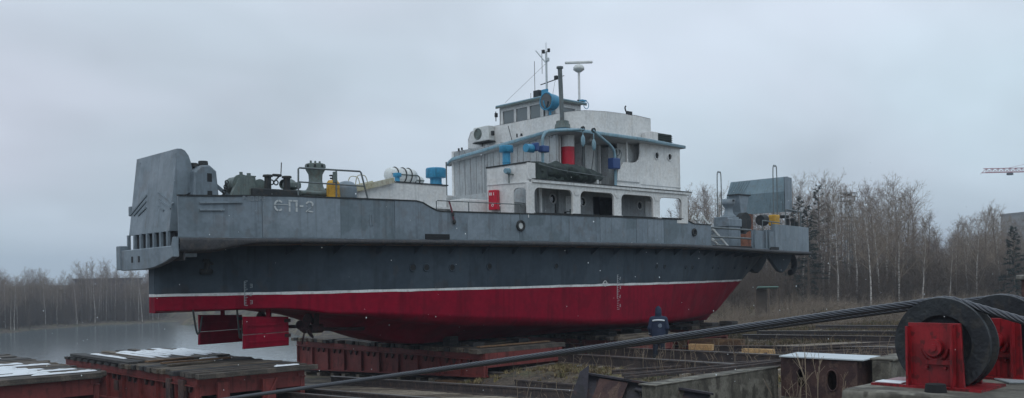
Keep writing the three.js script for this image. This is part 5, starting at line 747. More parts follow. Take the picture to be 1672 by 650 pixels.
// ------------------------------------------------------------------ worker
{
  const d = 31.6, foot = atD(1076, 570, d); const gy = 0.02, X = foot.x, Z = foot.z;
  const t = thing('person', 'person in dark blue hooded work jacket with white reflective stripe seen from behind', 'person', V(X, gy, Z));
  const face = Math.atan2(EYE.x - X, EYE.z - Z);   // back to the camera
  function sdfMesh(bones, min, max, res, k) {
    const s = max.clone().sub(min), sc = Math.max(s.x, s.y, s.z) / 2 * 1.02, c = min.clone().add(max).multiplyScalar(.5), mc = new MarchingCubes(res, new THREE.MeshBasicMaterial(), false, false, 200000); mc.isolation = 0; const n = mc.size, hs = n / 2;
    for (let z = 0; z < n; z++) for (let y = 0; y < n; y++) for (let x = 0; x < n; x++) {
      const p = V((x - hs) / hs * sc + c.x, (y - hs) / hs * sc + c.y, (z - hs) / hs * sc + c.z); let dd = 1e3;
      for (const [a, b, ra, rb, sx = 1, sz = 1] of bones) { const ab = b.clone().sub(a), h = clamp(p.clone().sub(a).dot(ab) / Math.max(ab.lengthSq(), 1e-6), 0, 1), q = a.clone().addScaledVector(ab, h), e = p.clone().sub(q); e.x /= sx; e.z /= sz; const v = (e.length() - lerp(ra, rb, h)); const w = clamp(.5 + .5 * (dd - v) / k, 0, 1); dd = lerp(dd, v, w) - k * w * (1 - w); }
      mc.field[x + y * n + z * n * n] = -dd;
    }
    mc.update(); const cnt = mc.count, pos = new Float32Array(cnt * 3), nor = new Float32Array(cnt * 3);
    for (let i = 0; i < cnt; i++) for (let q = 0; q < 3; q++) { pos[i * 3 + q] = mc.positionArray[i * 3 + q] * sc + [c.x, c.y, c.z][q]; nor[i * 3 + q] = mc.normalArray[i * 3 + q]; }
    const g = new THREE.BufferGeometry(); g.setAttribute('position', new THREE.BufferAttribute(pos, 3)); g.setAttribute('normal', new THREE.BufferAttribute(nor, 3)); g.computeVertexNormals(); return g;
  }
  const jacket = plain(0x1b2740, .8), skin = plain(0xa87a64, .6), trous = plain(0x161d2c, .85), refl = plain(0xd6dade, .4);
  const body = sdfMesh([[V(0, 1.38, 0), V(0, 1.0, 0), .2, .2, 1.12, .72], [V(0, 1.0, 0), V(0, .82, 0), .2, .22, 1.1, .75], [V(-.17, 1.46, 0), V(.17, 1.46, 0), .1, .1], [V(0, 1.46, 0), V(0, 1.58, .01), .085, .08], [V(0, 1.66, -.01), V(0, 1.78, -.02), .125, .115, .92, 1.05], [V(0, 1.84, .02), V(0, 1.9, .05), .06, .02], [V(-.23, 1.45, 0), V(-.3, 1.16, .03), .085, .07], [V(-.3, 1.16, .03), V(-.28, .93, -.08), .07, .055], [V(.23, 1.45, 0), V(.29, 1.16, .03), .085, .07], [V(.29, 1.16, .03), V(.26, .95, -.1), .07, .055]], V(-.45, .6, -.45), V(.45, 1.98, .45), 72, .05);
  const legs = sdfMesh([[V(-.1, .86, 0), V(-.11, .48, -.01), .11, .085], [V(-.11, .48, -.01), V(-.12, .1, .02), .085, .065], [V(.1, .86, 0), V(.11, .48, -.01), .11, .085], [V(.11, .48, -.01), V(.12, .1, .02), .085, .065], [V(-.12, .05, .03), V(-.13, .045, -.15), .055, .05], [V(.12, .05, .03), V(.13, .045, -.15), .055, .05], [V(-.06, .86, 0), V(.06, .86, 0), .12, .12]], V(-.3, -.02, -.3), V(.3, 1.0, .3), 56, .03);
  const hand = s => sdfMesh([[V(0, 0, 0), V(0, -.08, -.01), .034, .038, 1, .6], ...[-.03, -.01, .01, .03].map((x, i) => [V(x, -.08, -.01), V(x * 1.1, -.135 - [0, .012, .008, -.01][i], -.025), .0095, .009]), ...[-.03, -.01, .01, .03].map((x, i) => [V(x * 1.1, -.135 - [0, .012, .008, -.01][i], -.025), V(x * 1.1, -.165 - [0, .014, .01, -.01][i], -.05), .009, .008]), [V(-.02 * s, -.03, -.02), V(-.045 * s, -.075, -.045), .012, .01], [V(-.045 * s, -.075, -.045), V(-.045 * s, -.1, -.05), .01, .008]], V(-.1, -.22, -.1), V(.1, .04, .1), 44, .008).translate(s < 0 ? -.275 : .255, s < 0 ? .9 : .92, s < 0 ? -.09 : -.115);
  const head = [sph(.085, 0, 1.7, -.075, .9, 1.2, .8), sph(.016, 0, 1.7, -.148, 1, 1.4, 1, 8)];
  const orient = g => { g.rotateY(face); return g.translate(X, gy, Z); };
  mesh('body', [body, legs, hand(-1), hand(1), ...head].map(g => orient(g.clone())).slice(0, 0).concat([legs, hand(-1), hand(1), ...head].map(orient)), skin, t).name = 'body';
  mesh('trousers', [orient(legs.clone())].map(g => g).slice(0, 0).concat([orient(sdfMesh([[V(-.1, .86, 0), V(-.11, .48, -.01), .118, .093], [V(-.11, .48, -.01), V(-.12, .06, .02), .093, .075], [V(.1, .86, 0), V(.11, .48, -.01), .118, .093], [V(.11, .48, -.01), V(.12, .06, .02), .093, .075]], V(-.3, -.02, -.3), V(.3, 1.0, .3), 56, .03))]), trous, t);
  mesh('boots', [orient(sdfMesh([[V(-.12, .05, .03), V(-.13, .045, -.16), .065, .06], [V(.12, .05, .03), V(.13, .045, -.16), .065, .06], [V(-.12, .06, .02), V(-.12, .22, .02), .075, .08], [V(.12, .06, .02), V(.12, .22, .02), .075, .08]], V(-.3, -.05, -.3), V(.3, .4, .3), 40, .03))], plain(0x15161a, .6), t);
  const jk = mesh('jacket', [orient(body)], jacket, t);
  const bandPts = [-.2, -.12, 0, .12, .2].map(x => V(x, 1.43 - x * x * .6, .155 - x * x * 1.2));
  mesh('reflective_stripe', [orient(new THREE.TubeGeometry(new THREE.CatmullRomCurve3(bandPts), 20, .028, 6).scale(1, 1, 1))], refl, jk);
  mesh('back_emblem', [orient(torus(.055, .012, .05, 1.24, .158)), orient(box(.05, .06, .01, .05, 1.24, .158))], plain(0x7f8a98, .7), jk);
  mesh('cuff_stripe', [orient(cyl(.062, .062, .04, -.285, .99, -.055, 14, .35, 0, 0))], refl, jk);
}
// ------------------------------------------------------------------ dry grass and weeds of the yard
{
  const R = rng(404), blade = []; { const pos = []; for (let k = 0; k < 7; k++) { const a = R() * 6.28, l = .5 + R() * .5, b = (R() - .5) * 1.2, w = .02 + R() * .02, dx = Math.cos(a), dz = Math.sin(a), ox = (R() - .5) * .2, oz = (R() - .5) * .2; pos.push(ox - dz * w, 0, oz + dx * w, ox + dz * w, 0, oz - dx * w, ox + dx * b * .5, l, oz + dz * b * .5); } const g = new THREE.BufferGeometry(); g.setAttribute('position', new THREE.Float32BufferAttribute(pos, 3)); g.computeVertexNormals(); blade.push(g); }
  const inTrolley = (x, z) => [[-5, -1.3, .6], [0, 3.4, 3.4], [9.6, 13.8, 3.9], [16.8, 20.4, 3.9], [24, 27.6, 1.8]].some(b => x > b[0] && x < b[1] && z < b[2]);
  const make = (name, n, gen, cols, label) => { const im = new THREE.InstancedMesh(blade[0], new THREE.MeshStandardMaterial({ roughness: .95, side: THREE.DoubleSide }), n), m = new THREE.Matrix4(), c = new THREE.Color(); let k = 0, guard = 0; while (k < n && guard++ < n * 20) { const q = gen(); if (!q) continue; const [x, z, h] = q; m.compose(V(x, groundH(x, z) - .02, z), QT.setFromEuler(EU.set(0, R() * 6.28, 0)), V(.6 + h, h, .6 + h)); im.setMatrixAt(k, m); const a = cols[Math.floor(R() * cols.length)]; c.set(a).multiplyScalar(.7 + R() * .5); im.setColorAt(k, c); k++; } im.count = k; im.name = name; im.userData = { kind: 'stuff', label, category: 'grass' }; im.castShadow = im.receiveShadow = true; scene.add(im); };
  make('dry_grass', 26000, () => { const x = lerp(-2, 50, R()), z = lerp(-6, 21, R()); if (inTrolley(x, z) || z > 21.8 && x > -3) return null; const d = fbmF(x * .25, z * .25, 3, 77); if (R() > sstep(.4, .66, d)) return null; return [x, z, .05 + R() * .13]; }, [0x7d6d4e, 0x8c7c5a, 0x66603e, 0x6b5c40, 0x75693f, 0x66543f], 'short dry grass growing between the slipway tracks');
  make('rough_grass', 30000, () => { const u = R(), px = lerp(1120, 1720, R()), d = lerp(44, 120, Math.pow(u, 1.3)), p = atD(px, 500, d), n = fbmF(p.x * .1, p.z * .1, 3, 99); return [p.x, p.z, .14 + R() * .3 * (n + .3)]; }, [0x5c4c38, 0x6b5940, 0x524534, 0x525031, 0x78674c, 0x40372c], 'rough brown grass on the bank below the trees');
  // weed stalks one can pick apart
  const stalk = (px, py, d, h, seed) => { const p = atD(px, py, d); p.y = groundH(p.x, p.z); const q = rng(seed), gs = [], br = (a, dir, l, r, k) => { const b = a.clone().addScaledVector(dir, l); gs.push(bar(a, b, r, 4)); if (k) for (let i = 0; i < 3; i++) br(a.clone().lerp(b, .35 + q() * .6), dir.clone().add(V((q() - .5) * 1.5, q() * .3, (q() - .5) * 1.5)).normalize(), l * (.3 + q() * .25), r * .6, k - 1); }; br(p, V((q() - .5) * .25, 1, (q() - .5) * .25).normalize(), h, .009, 2); single('weed_stalk', gs, plain(0x8a7a68, .9), 'thin dry weed stalk standing by the rusty steel box', 'weed', p, 'dry weed stalks by the rusty box'); };
  let s = 900; for (const [px, d, h] of [[1318, 16.5, 1.5], [1335, 16.2, 1.2], [1303, 17, 1.0], [1372, 16, .9], [1410, 15.5, .8], [1352, 15.8, .7]]) stalk(px, 640, d, h, s++);
  const weeds = []; const W2 = rng(808); for (let k = 0; k < 330; k++) { const px = lerp(k < 200 ? 840 : 1000, 1470, W2()), d = lerp(18.5, 33, W2()), p = k < 230 ? atD(px, 600, d) : V(lerp(3.2, 7.6, W2()), 0, lerp(14.6, 15.5, W2())); if (inTrolley(p.x, p.z)) continue; p.y = groundH(p.x, p.z); let a = p.clone(); const h = .25 + W2() * .6; for (let j = 0; j < 3; j++) { const b = a.clone().add(V((W2() - .5) * .22, h / 3, (W2() - .5) * .22)); weeds.push(bar(a, b, .006 + W2() * .004, 3)); if (W2() < .7) weeds.push(bar(b, b.clone().add(V((W2() - .5) * .4, W2() * .2, (W2() - .5) * .4)), .005, 3)); a = b; } }
  const wm = new THREE.Mesh(merged(weeds), plain(0x7d6f60, .95)); wm.name = 'dry_weeds'; wm.userData = { kind: 'stuff', label: 'tangle of dry weed stems among the rails', category: 'weeds' }; scene.add(wm);
  // falling snow
  const fl = new THREE.InstancedMesh(new THREE.SphereGeometry(.005, 6, 4), new THREE.MeshStandardMaterial({ color: 0xe8ecf0, roughness: .8 }), 200), F = rng(515), m = new THREE.Matrix4(); for (let k = 0; k < 200; k++) { const d = lerp(7, 22, F()), p = atD(lerp(-30, 1700, F()), lerp(250, 640, F()), d), q = .5 + F() * .7; m.compose(p, QT.identity(), V(q, q * 1.4, q)); fl.setMatrixAt(k, m); } fl.name = 'falling_snow'; fl.userData = { kind: 'stuff', label: 'sparse snowflakes drifting in the air', category: 'snow' }; scene.add(fl);
}
// ------------------------------------------------------------------ trees
const bark = texOf(256, (u, v) => { const a = fbm(u, v, 6, 30, 4, 700), b = fbm(u, v, 8, 8, 3, 720); return mix(hex(0xb8b2ac), hex(0x4a4340), sstep(.55, .68, a) * .9 + sstep(.6, .75, b) * .3); }); bark.repeat.set(1 / .9, 1 / 1.4);
const MB = { birch: new THREE.MeshStandardMaterial({ map: bark, roughness: .9 }), twig: plain(0x7b6c62, .95), twigB: plain(0x847668, .95), dark: plain(0x5c5046, .95), needle: plain(0x25302a, .95), needleB: plain(0x2c382e, .95) };
function tubeArr(pts, radii, n, pos) { for (let i = 0; i < pts.length - 1; i++) { const a = pts[i], b = pts[i + 1], d = b.clone().sub(a).normalize(), e1 = (Math.abs(d.y) > .9 ? V(1, 0, 0) : V(0, 1, 0)).cross(d).normalize(), e2 = d.clone().cross(e1); for (let j = 0; j < n; j++) { const t0 = j / n * 6.2832, t1 = (j + 1) / n * 6.2832, P = (c, r, t) => [c.x + (e1.x * Math.cos(t) + e2.x * Math.sin(t)) * r, c.y + (e1.y * Math.cos(t) + e2.y * Math.sin(t)) * r, c.z + (e1.z * Math.cos(t) + e2.z * Math.sin(t)) * r], A = P(a, radii[i], t0), B = P(a, radii[i], t1), C = P(b, radii[i + 1], t0), D = P(b, radii[i + 1], t1); pos.push(...A, ...B, ...C, ...B, ...D, ...C); } } }
function geoOf(pos) { const g = new THREE.BufferGeometry(); g.setAttribute('position', new THREE.Float32BufferAttribute(pos, 3)); g.computeVertexNormals(); return boxUV(g); }
function birchGeo(seed, h, o = {}) {
  const R = rng(seed), tr = [], cr = [], pts = [], rad = [], lean = (R() - .5) * .12, lz = (R() - .5) * .12; let x = 0, z = 0; const r0 = h * .0085;
  for (let k = 0; k <= 10; k++) { const u = k / 10; pts.push(V(x + lean * h * u * u, h * u, z + lz * h * u * u)); rad.push(r0 * (1 - u * .93) + .006); x += (R() - .5) * h * .012; z += (R() - .5) * h * .012; }
  tubeArr(pts, rad, 6, tr);
  const at = u => { const i = Math.min(9, Math.floor(u * 10)); return pts[i].clone().lerp(pts[i + 1], u * 10 - i); };
  const twig = (a, d, l, w) => { const b = a.clone().addScaledVector(d, l); b.y -= l * .12 * R(); const s = V(R() - .5, R() - .5, R() - .5).cross(d).normalize().multiplyScalar(w); cr.push(a.x - s.x, a.y - s.y, a.z - s.z, a.x + s.x, a.y + s.y, a.z + s.z, b.x, b.y, b.z); return b; };
  const nb = o.nb ?? 34, base = o.base ?? .32;
  for (let k = 0; k < nb; k++) {
    const u = lerp(base, .98, Math.pow((k + R()) / nb, .85)), a = at(u), az = R() * 6.283, up = lerp(.75, 1.5, R()) * (o.up ?? 1), len = h * (.30 * (1 - u) + .06) * (.7 + R() * .6) * (o.spread ?? 1), d = V(Math.cos(az), up, Math.sin(az)).normalize();
    const P = [a], rr = [rad[Math.min(10, Math.floor(u * 10))] * .4 + .004]; let c = a.clone(), dd = d.clone(); for (let j = 0; j < 4; j++) { dd.add(V((R() - .5) * .5, (R() - .3) * .25, (R() - .5) * .5)).normalize(); c = c.clone().addScaledVector(dd, len / 4); P.push(c); rr.push(rr[0] * (1 - (j + 1) / 4.6)); } tubeArr(P, rr, 3, cr);
    const nt = o.nt ?? 15; for (let j = 0; j < nt; j++) { const q = R() * 3.99, i = Math.floor(q), s = P[i].clone().lerp(P[i + 1], q - i), e = dd.clone().multiplyScalar(.6).add(V(R() - .5, (R() - .35) * .9, R() - .5).multiplyScalar(1.6)).normalize(), tl = len * (.22 + R() * .3), t1 = twig(s, e, tl, .011); for (let f = 0; f < 4; f++) twig(s.clone().lerp(t1, .3 + R() * .7), e.clone().add(V(R() - .5, (R() - .5) * .9, R() - .5).multiplyScalar(1.5)).normalize(), tl * (.35 + R() * .35), .0075); }
  }
  return [geoOf(tr), geoOf(cr)];
}
{
  const protos = [[1, 14, {}], [2, 13, { nb: 30, up: 1.3 }], [3, 12, { spread: 1.25, nb: 38, base: .22 }], [4, 13, { spread: .8, up: 1.4, base: .45 }], [5, 11, { spread: 1.3, base: .3 }], [6, 12, { nb: 40, base: .18, spread: 1.1 }]].map(([s, h, o]) => { const [a, b] = birchGeo(s * 37, h, o); return { h, a, b }; });
  const T = rng(31337);
  const tree = (p, h, kind, label, group, tw, bk) => { const q = protos[kind], t = new THREE.Group(); t.name = numbered('birch_tree'); t.userData = { label, category: 'tree', group }; const a = new THREE.Mesh(q.a, bk ?? MB.birch), b = new THREE.Mesh(q.b, tw ?? MB.twig); a.name = 'trunk'; b.name = 'crown'; for (const m of [a, b]) m.castShadow = m.receiveShadow = true; t.add(a, b); t.position.copy(p); const s = h / q.h; t.scale.set(s, s, s); t.rotation.y = T() * 6.283; scene.add(t); return t; };
  // far lake shore
  const lab = 'bare birch with pale trunk on the far lake shore'; const grp = 'bare birches on the far lake shore';
  for (let k = 0; k < 64; k++) { const px = lerp(-40, 262, (k + T() * .9) / 64), d = lerp(0, 1, T()); let r = ray(px, 530), dd = 120; for (; dd < 260; dd += 1) { const p = along(r, dd); if (p.z < zFar(p.x) - 2 - d * 16) break; } const p = along(r, dd); p.y = groundH(p.x, p.z) - .1; const hh = (px > 130 && px < 200 ? 10.6 : 8.8) * (.82 + T() * .36); tree(p, hh, Math.floor(T() * 6), lab, grp, T() < .5 ? MB.twig : MB.twigB); }
  // right bank: tops follow the photograph's skyline
  const sky = [[1100, 312], [1150, 296], [1180, 330], [1290, 296], [1335, 292], [1360, 300], [1400, 305], [1430, 300], [1450, 296], [1490, 312], [1520, 345], [1550, 368], [1570, 350], [1610, 338], [1640, 345], [1672, 360], [1720, 350]], skyAt = x => { let i = 1; while (i < sky.length - 1 && x > sky[i][0]) i++; const [a, b] = [sky[i - 1], sky[i]]; return lerp(a[1], b[1], clamp((x - a[0]) / (b[0] - a[0]), 0, 1)); };
  for (let k = 0; k < 92; k++) { const px = lerp(1085, 1730, (k + T()) / 92), d = lerp(88, 150, T()), top = atD(px, skyAt(px) + T() * T() * 90, d), p = V(top.x, groundH(top.x, top.z) - .1, top.z), hh = clamp(top.y - p.y, 4, 22); tree(p, hh, Math.floor(T() * 6), 'bare birch in the wood on the bank behind the slipway', 'bare birches on the bank behind the slipway', T() < .5 ? MB.twig : MB.twigB, T() < .55 ? MB.birch : MB.dark); }
  for (const [px, y, d] of [[1445, 297, 92], [1478, 306, 95], [1340, 293, 100], [1612, 336, 105], [1575, 352, 102], [1366, 318, 84], [1396, 309, 87], [1419, 336, 80], [1434, 318, 86], [1466, 326, 83], [1503, 348, 82], [1548, 380, 84], [1561, 362, 88], [1592, 356, 85], [1631, 350, 90], [1128, 318, 96]]) { const top = atD(px, y, d), p = V(top.x, groundH(top.x, top.z) - .1, top.z); tree(p, top.y - p.y, px % 3, 'pale-trunked birch standing at the front edge of the wood on the bank', 'pale birches at the edge of the wood', MB.twigB); }
  // mass of the wood and thicket
  const mass = (name, n, gen, geo, mat, label) => { const im = new THREE.InstancedMesh(geo, mat, n), m = new THREE.Matrix4(); for (let k = 0; k < n; k++) { const [x, z, s, sy] = gen(); m.compose(V(x, groundH(x, z) - .2, z), QT.setFromEuler(EU.set(0, T() * 6.28, 0)), V(s, sy, s)); im.setMatrixAt(k, m); } im.name = name; im.userData = { kind: 'stuff', label, category: 'wood' }; im.castShadow = im.receiveShadow = true; scene.add(im); };
  const bush = (() => { const pos = [], B = rng(66), tw = (s, d, l, w0) => { const e = s.clone().addScaledVector(d, l), w = V(B() - .5, B() - .5, B() - .5).cross(d).normalize().multiplyScalar(w0); pos.push(s.x - w.x, s.y - w.y, s.z - w.z, s.x + w.x, s.y + w.y, s.z + w.z, e.x, e.y, e.z); return e; };
    for (let k = 0; k < 26; k++) { const b = V((B() - .5) * 1.8, -.05, (B() - .5) * 1.8), h = .7 + B() * .9, d = V((B() - .5) * .22, 1, (B() - .5) * .22).normalize(); tw(b, d, h, .009); tw(b, d, h * .9, .009); for (let q = 0; q < 34; q++) { const u = .12 + B() * .85, p = b.clone().addScaledVector(d, h * u), a = B() * 6.283, e = V(Math.cos(a), .25 + B() * 1.2, Math.sin(a)).normalize(), l = (.12 + B() * .22) * (1.15 - u * .6), m = tw(p, e, l, .0035); for (let f = 0; f < 2; f++) tw(p.clone().lerp(m, .3 + B() * .5), e.clone().add(V(B() - .5, B() - .3, B() - .5)).normalize(), l * .5, .0025); } } return geoOf(pos); })();
  mass('wood_thicket', 420, () => { const p = atD(lerp(1090, 1740, T()), 470, lerp(84, 150, T())); return [p.x, p.z, 2.2 + T() * 2, 2.0 + T() * 2.6]; }, bush, MB.dark, 'brown undergrowth filling the wood on the bank');
  mass('wood_mass', 170, () => { const p = atD(lerp(1080, 1760, T()), 470, lerp(135, 190, T())); const s = .5 + T() * .25; return [p.x, p.z, s * 1.4, s]; }, protos[2].b, MB.twig, 'dense bare wood behind the birches on the bank');
  mass('bank_scrub', 260, () => { const p = atD(lerp(1150, 1700, T()), 490, lerp(62, 92, T())); return [p.x, p.z, .8 + T() * 1.0, .5 + T() * .9]; }, bush, MB.twigB, 'low brown scrub on the open bank');
  mass('shore_mass', 260, () => { const px = lerp(-60, 275, T()); let r = ray(px, 530), dd = 120; for (; dd < 300; dd += 2) { const p = along(r, dd); if (p.z < zFar(p.x) - 4) break; } const p = along(r, dd + T() * 40); return [p.x, p.z, 1.8 + T() * 1.6, 2.6 + T() * 2.6]; }, bush, MB.dark, 'dense bare wood along the far lake shore');
  mass('shore_wood', 150, () => { const px = lerp(-60, 275, T()); let r = ray(px, 530), dd = 120; for (; dd < 300; dd += 2) { const p = along(r, dd); if (p.z < zFar(p.x) - 14) break; } const p = along(r, dd + T() * 40); const s = .42 + T() * .24; return [p.x, p.z, s * 1.3, s]; }, protos[5].b, MB.twig, 'bare tree tops behind the far lake shore');
  // evergreens
  const needles = (seed, h) => { const pos = [], B = rng(seed), tri = (s, e, w) => pos.push(s.x - w.x, s.y - w.y, s.z - w.z, s.x + w.x, s.y + w.y, s.z + w.z, e.x, e.y, e.z); const nb = 95; for (let k = 0; k < nb; k++) { const u = .14 + .86 * (k + B()) / nb, a = B() * 6.283, L = h * .2 * Math.pow(1 - u, .75) * (.6 + B() * .6) + .15, up = lerp(-.25, .7, u) + (B() - .5) * .3, d = V(Math.cos(a), up, Math.sin(a)).normalize(), s = V(0, h * u, 0), n = Math.ceil(L * 26) + 6; tri(s, s.clone().addScaledVector(d, L), V(0, .03, 0)); for (let q = 0; q < n; q++) { const f = .25 + .75 * Math.sqrt(B()), p = s.clone().addScaledVector(d, L * f); p.y -= f * f * L * .12; const e = d.clone().add(V(B() - .5, B() - .45, B() - .5).multiplyScalar(1.8)).normalize(), w = V(B() - .5, B() - .5, B() - .5).cross(e).normalize().multiplyScalar(.02 + B() * .02); tri(p, p.clone().addScaledVector(e, .16 + B() * .26), w); } } return geoOf(pos); };
  for (const [px, y, d, lb] of [[1336, 303, 96, 'dark green spruce rising among bare birches near the lattice mast'], [1655, 372, 84, 'dark green pine beside the distant concrete tower block'], [1205, 360, 120, 'dark evergreen half hidden behind the far raised ramp'], [1303, 322, 92, 'dark green spruce just past the stern bulwark of the ferry'], [1318, 338, 88, 'shorter dark spruce between the stern bulwark and the tallest spruce'], [1352, 330, 104, 'dark spruce right beside the lattice mast']]) { const top = atD(px, y, d), p = V(top.x, groundH(top.x, top.z) - .1, top.z), h = top.y - p.y, t = thing('evergreen_tree', lb, 'tree', p), tr = []; tubeArr([V(0, 0, 0), V(0, h * .97, 0)], [h * .014, .02], 6, tr); const a = new THREE.Mesh(geoOf(tr), MB.dark), b = new THREE.Mesh(needles(px, h), MB.needle); a.name = 'trunk'; b.name = 'crown'; t.add(a, b); }
}
// ------------------------------------------------------------------ far things
{
  const p = atD(1387, 470, 104), gy = groundH(p.x, p.z), top = atD(1387, 330, 104).y, t = thing('floodlight_mast', 'slender lattice mast with two railed platforms among the birches', 'mast', V(p.x, gy, p.z)), w = .32;
  for (const [a, b] of [[-1, -1], [1, -1], [1, 1], [-1, 1]]) mesh('leg', [bar(V(p.x + a * w, gy - .2, p.z + b * w), V(p.x + a * w * .7, top, p.z + b * w * .7), .05, 5)], MT.steelPole, t); const br = []; const n = 14; for (let k = 0; k < n; k++) { const y0 = lerp(gy, top, k / n), y1 = lerp(gy, top, (k + 1) / n); for (const [a, b, c, d] of [[-1, -1, 1, -1], [1, -1, 1, 1], [1, 1, -1, 1], [-1, 1, -1, -1]]) br.push(bar(V(p.x + a * w * .9, y0, p.z + b * w * .9), V(p.x + c * w * .9, y1, p.z + d * w * .9), .025, 4)); } mesh('lattice', br, MT.steelPole, t);
  for (const py of [328, 368]) { const y = atD(1387, py, 104).y, pf = mesh('platform', [bspan(p.x - .75, p.x + .75, y - .06, y, p.z - .75, p.z + .75)], MT.steelPole, t); const rr = []; for (const h of [.45, .9]) for (const [a, b, c, d] of [[-1, -1, 1, -1], [1, -1, 1, 1], [1, 1, -1, 1], [-1, 1, -1, -1]]) rr.push(bar(V(p.x + a * .75, y + h, p.z + b * .75), V(p.x + c * .75, y + h, p.z + d * .75), .035, 4)); for (const [a, b] of [[-1, -1], [1, -1], [1, 1], [-1, 1], [0, 1], [0, -1], [1, 0], [-1, 0]]) rr.push(bar(V(p.x + a * .75, y, p.z + b * .75), V(p.x + a * .75, y + .9, p.z + b * .75), .035, 4)); mesh('railing', rr, MT.steelPole, pf); }
  for (const s of [-1, 1]) mesh('lamp', [rbox(.4, .3, .4, .05, p.x + s * .5, atD(1387, 318, 104).y, p.z), bar(V(p.x + s * .5, top, p.z), V(p.x + s * .5, top + 1, p.z), .03)], MT.gearDark, t);
}
{
  const h = atD(1410, 472, 112), gy = groundH(h.x, h.z), t = thing('blue_hut', 'small blue hut with rusty red roof among the trees', 'hut', V(h.x, gy, h.z)), r = Math.PI / 2 - YAW; const put = g => { g.rotateY(-r); return g.translate(h.x, 0, h.z); };
  mesh('wall', [put(bspan(-2, 2, gy - .3, gy + 1.9, -1.4, 1.4))], plain(0x27305c, .8), t); const rf = mesh('roof', [put(extZ([[-2.3, gy + 1.9], [2.3, gy + 1.9], [1.9, gy + 2.35], [-1.9, gy + 2.35]], -1.7, 1.7))], plain(0x4a3038, .8), t); mesh('door', [put(bspan(-.4, .4, gy, gy + 1.7, 1.4, 1.44))], plain(0x1d2444, .8), t);
}
{
  const h = atD(1253, 474, 74), gy = groundH(h.x, h.z), t = thing('lean_to_shed', 'low dark shed with pale green sheet roof behind the raked bow', 'shed', V(h.x, gy, h.z)); const y = atD(1253, 470, 74).y; mesh('roof', [box(1.9, .07, 1.6, h.x, y, h.z, 0, .6, -.1)], plain(0x6f9088, .6), t); for (const [a, b] of [[-.8, -.6], [.8, -.6], [.8, .6], [-.8, .6]]) mesh('post', [bspan(h.x + a - .05, h.x + a + .05, gy - .2, y - .02, h.z + b - .05, h.z + b + .05)], MB.dark, t); mesh('wall', [bspan(h.x - .7, h.x + .7, gy - .2, y - .1, h.z - .62, h.z - .58)], MB.dark, t);
}
{
  const d = 330, c = atD(1700, 400, d), top = atD(1670, 351, d).y, gy = groundH(c.x, c.z), t = thing('tower_block', 'distant pale concrete tower block behind the pine', 'building', V(c.x, gy, c.z)), face = -(Math.PI / 2 - YAW) + .15, put = g => { g.rotateY(face); return g.translate(c.x, 0, c.z); }; const hw = 10.5; mesh('wall', [put(bspan(-hw, hw, gy - 1, top, -7, 7))], plain(0x8d8a86, .9), t); mesh('parapet', [put(bspan(-hw - .3, hw + .3, top, top + .7, -7.3, 7.3))], plain(0x7a7774, .9), t);
  for (let f = 0; f < 8; f++) for (let k = 0; k < 6; k++) { const y = gy + 1.5 + f * 2.9, x = -hw + 2 + k * 3.4; if (y + 1.5 > top) continue; const w = mesh('window', [put(bspan(x, x + 1.5, y, y + 1.4, 7, 7.06))], plain(0xb9b9b6, .7), t); mesh('pane', [put(bspan(x + .1, x + 1.4, y + .1, y + 1.3, 7.06, 7.08))], MT.darkGlass, w); }
}
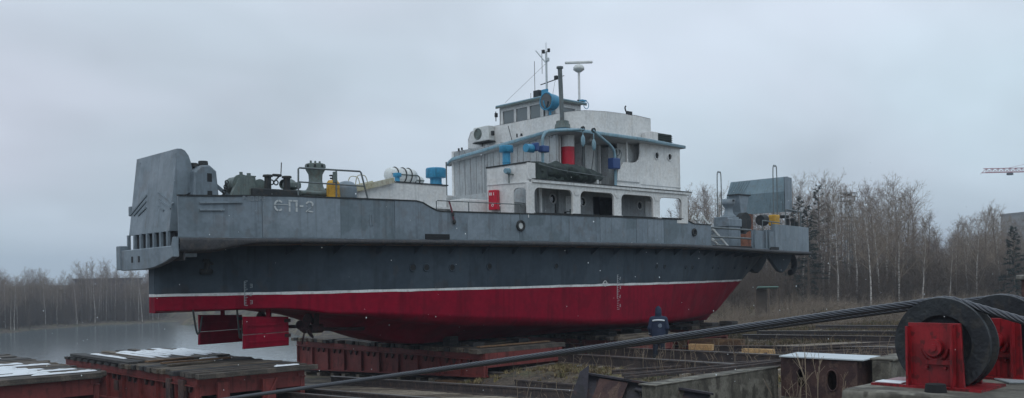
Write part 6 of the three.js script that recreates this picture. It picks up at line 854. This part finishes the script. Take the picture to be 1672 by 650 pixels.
{
  const d = 300, e = atD(1606, 282, d), f = atD(1606, 282, d), r = ray(1760, 279), g2 = along(r, d), t = thing('tower_crane', 'distant red tower crane with its lattice jib above the trees', 'crane', V(g2.x, groundH(g2.x, g2.z), g2.z)), m = plain(0xa8626c, .7), L = g2.clone().sub(e), n = 16, bars = []; const up = V(0, 1.3, 0), sd = V(0, 0, .8);
  for (const o of [V(0, 0, -.6), V(0, 0, .6), up]) bars.push(beam(e.clone().add(o), g2.clone().add(o), .22, .22)); for (let k = 0; k < n; k++) { const a = e.clone().addScaledVector(L, k / n), b = e.clone().addScaledVector(L, (k + .5) / n), c = e.clone().addScaledVector(L, (k + 1) / n); for (const o of [V(0, 0, -.6), V(0, 0, .6)]) bars.push(bar(a.clone().add(o), b.clone().add(up), .08, 4), bar(b.clone().add(up), c.clone().add(o), .08, 4)); } mesh('jib', bars, m, t); const gy = groundH(g2.x, g2.z), mb = []; for (const [a, b] of [[-1, -1], [1, -1], [1, 1], [-1, 1]]) mb.push(bspan(g2.x + a - .12, g2.x + a + .12, gy - 1, g2.y + 6, g2.z + b - .12, g2.z + b + .12)); for (let k = 0; k < 20; k++) { const y0 = lerp(gy, g2.y + 6, k / 20), y1 = lerp(gy, g2.y + 6, (k + 1) / 20); mb.push(bar(V(g2.x - 1, y0, g2.z - 1), V(g2.x + 1, y1, g2.z - 1), .08, 4), bar(V(g2.x - 1, y0, g2.z + 1), V(g2.x - 1, y1, g2.z - 1), .08, 4), bar(V(g2.x + 1, y0, g2.z + 1), V(g2.x - 1, y1, g2.z + 1), .08, 4)); } mesh('tower', mb, m, t); const tr = e.clone().addScaledVector(L, .28); mesh('trolley', [rbox(1.6, .7, 1.6, .1, tr.x, tr.y - .6, tr.z)], MT.gearDark, t); mesh('pendant', [bar(V(g2.x, g2.y + 6, g2.z), e.clone().addScaledVector(L, .25).add(up), .06, 4)], m, t);
}
{ // roofs beyond the lake
  const c = atD(170, 462, 215), gy = groundH(c.x, c.z), y = atD(170, 458, 215).y, t = thing('lakeside_house', 'long grey building with flat roof half hidden by the shore birches', 'building', V(c.x, gy, c.z)), a = -(Math.PI / 2 - YAW), put = g => { g.rotateY(a); return g.translate(c.x, 0, c.z); }; mesh('wall', [put(bspan(-5, 7, gy - 1, y, -4, 4))], plain(0x58545a, .9), t); mesh('roof', [put(bspan(-5.3, 7.3, y, y + .5, -4.3, 4.3))], plain(0x4a474c, .9), t); const c2 = atD(196, 470, 210); const q = put; for (let k = 0; k < 4; k++) mesh('window', [put(bspan(-4 + k * 2.8, -2.6 + k * 2.8, y - 2.2, y - 1, 4, 4.05))], MT.darkGlass, t);
}
renderer.render(scene, camera);
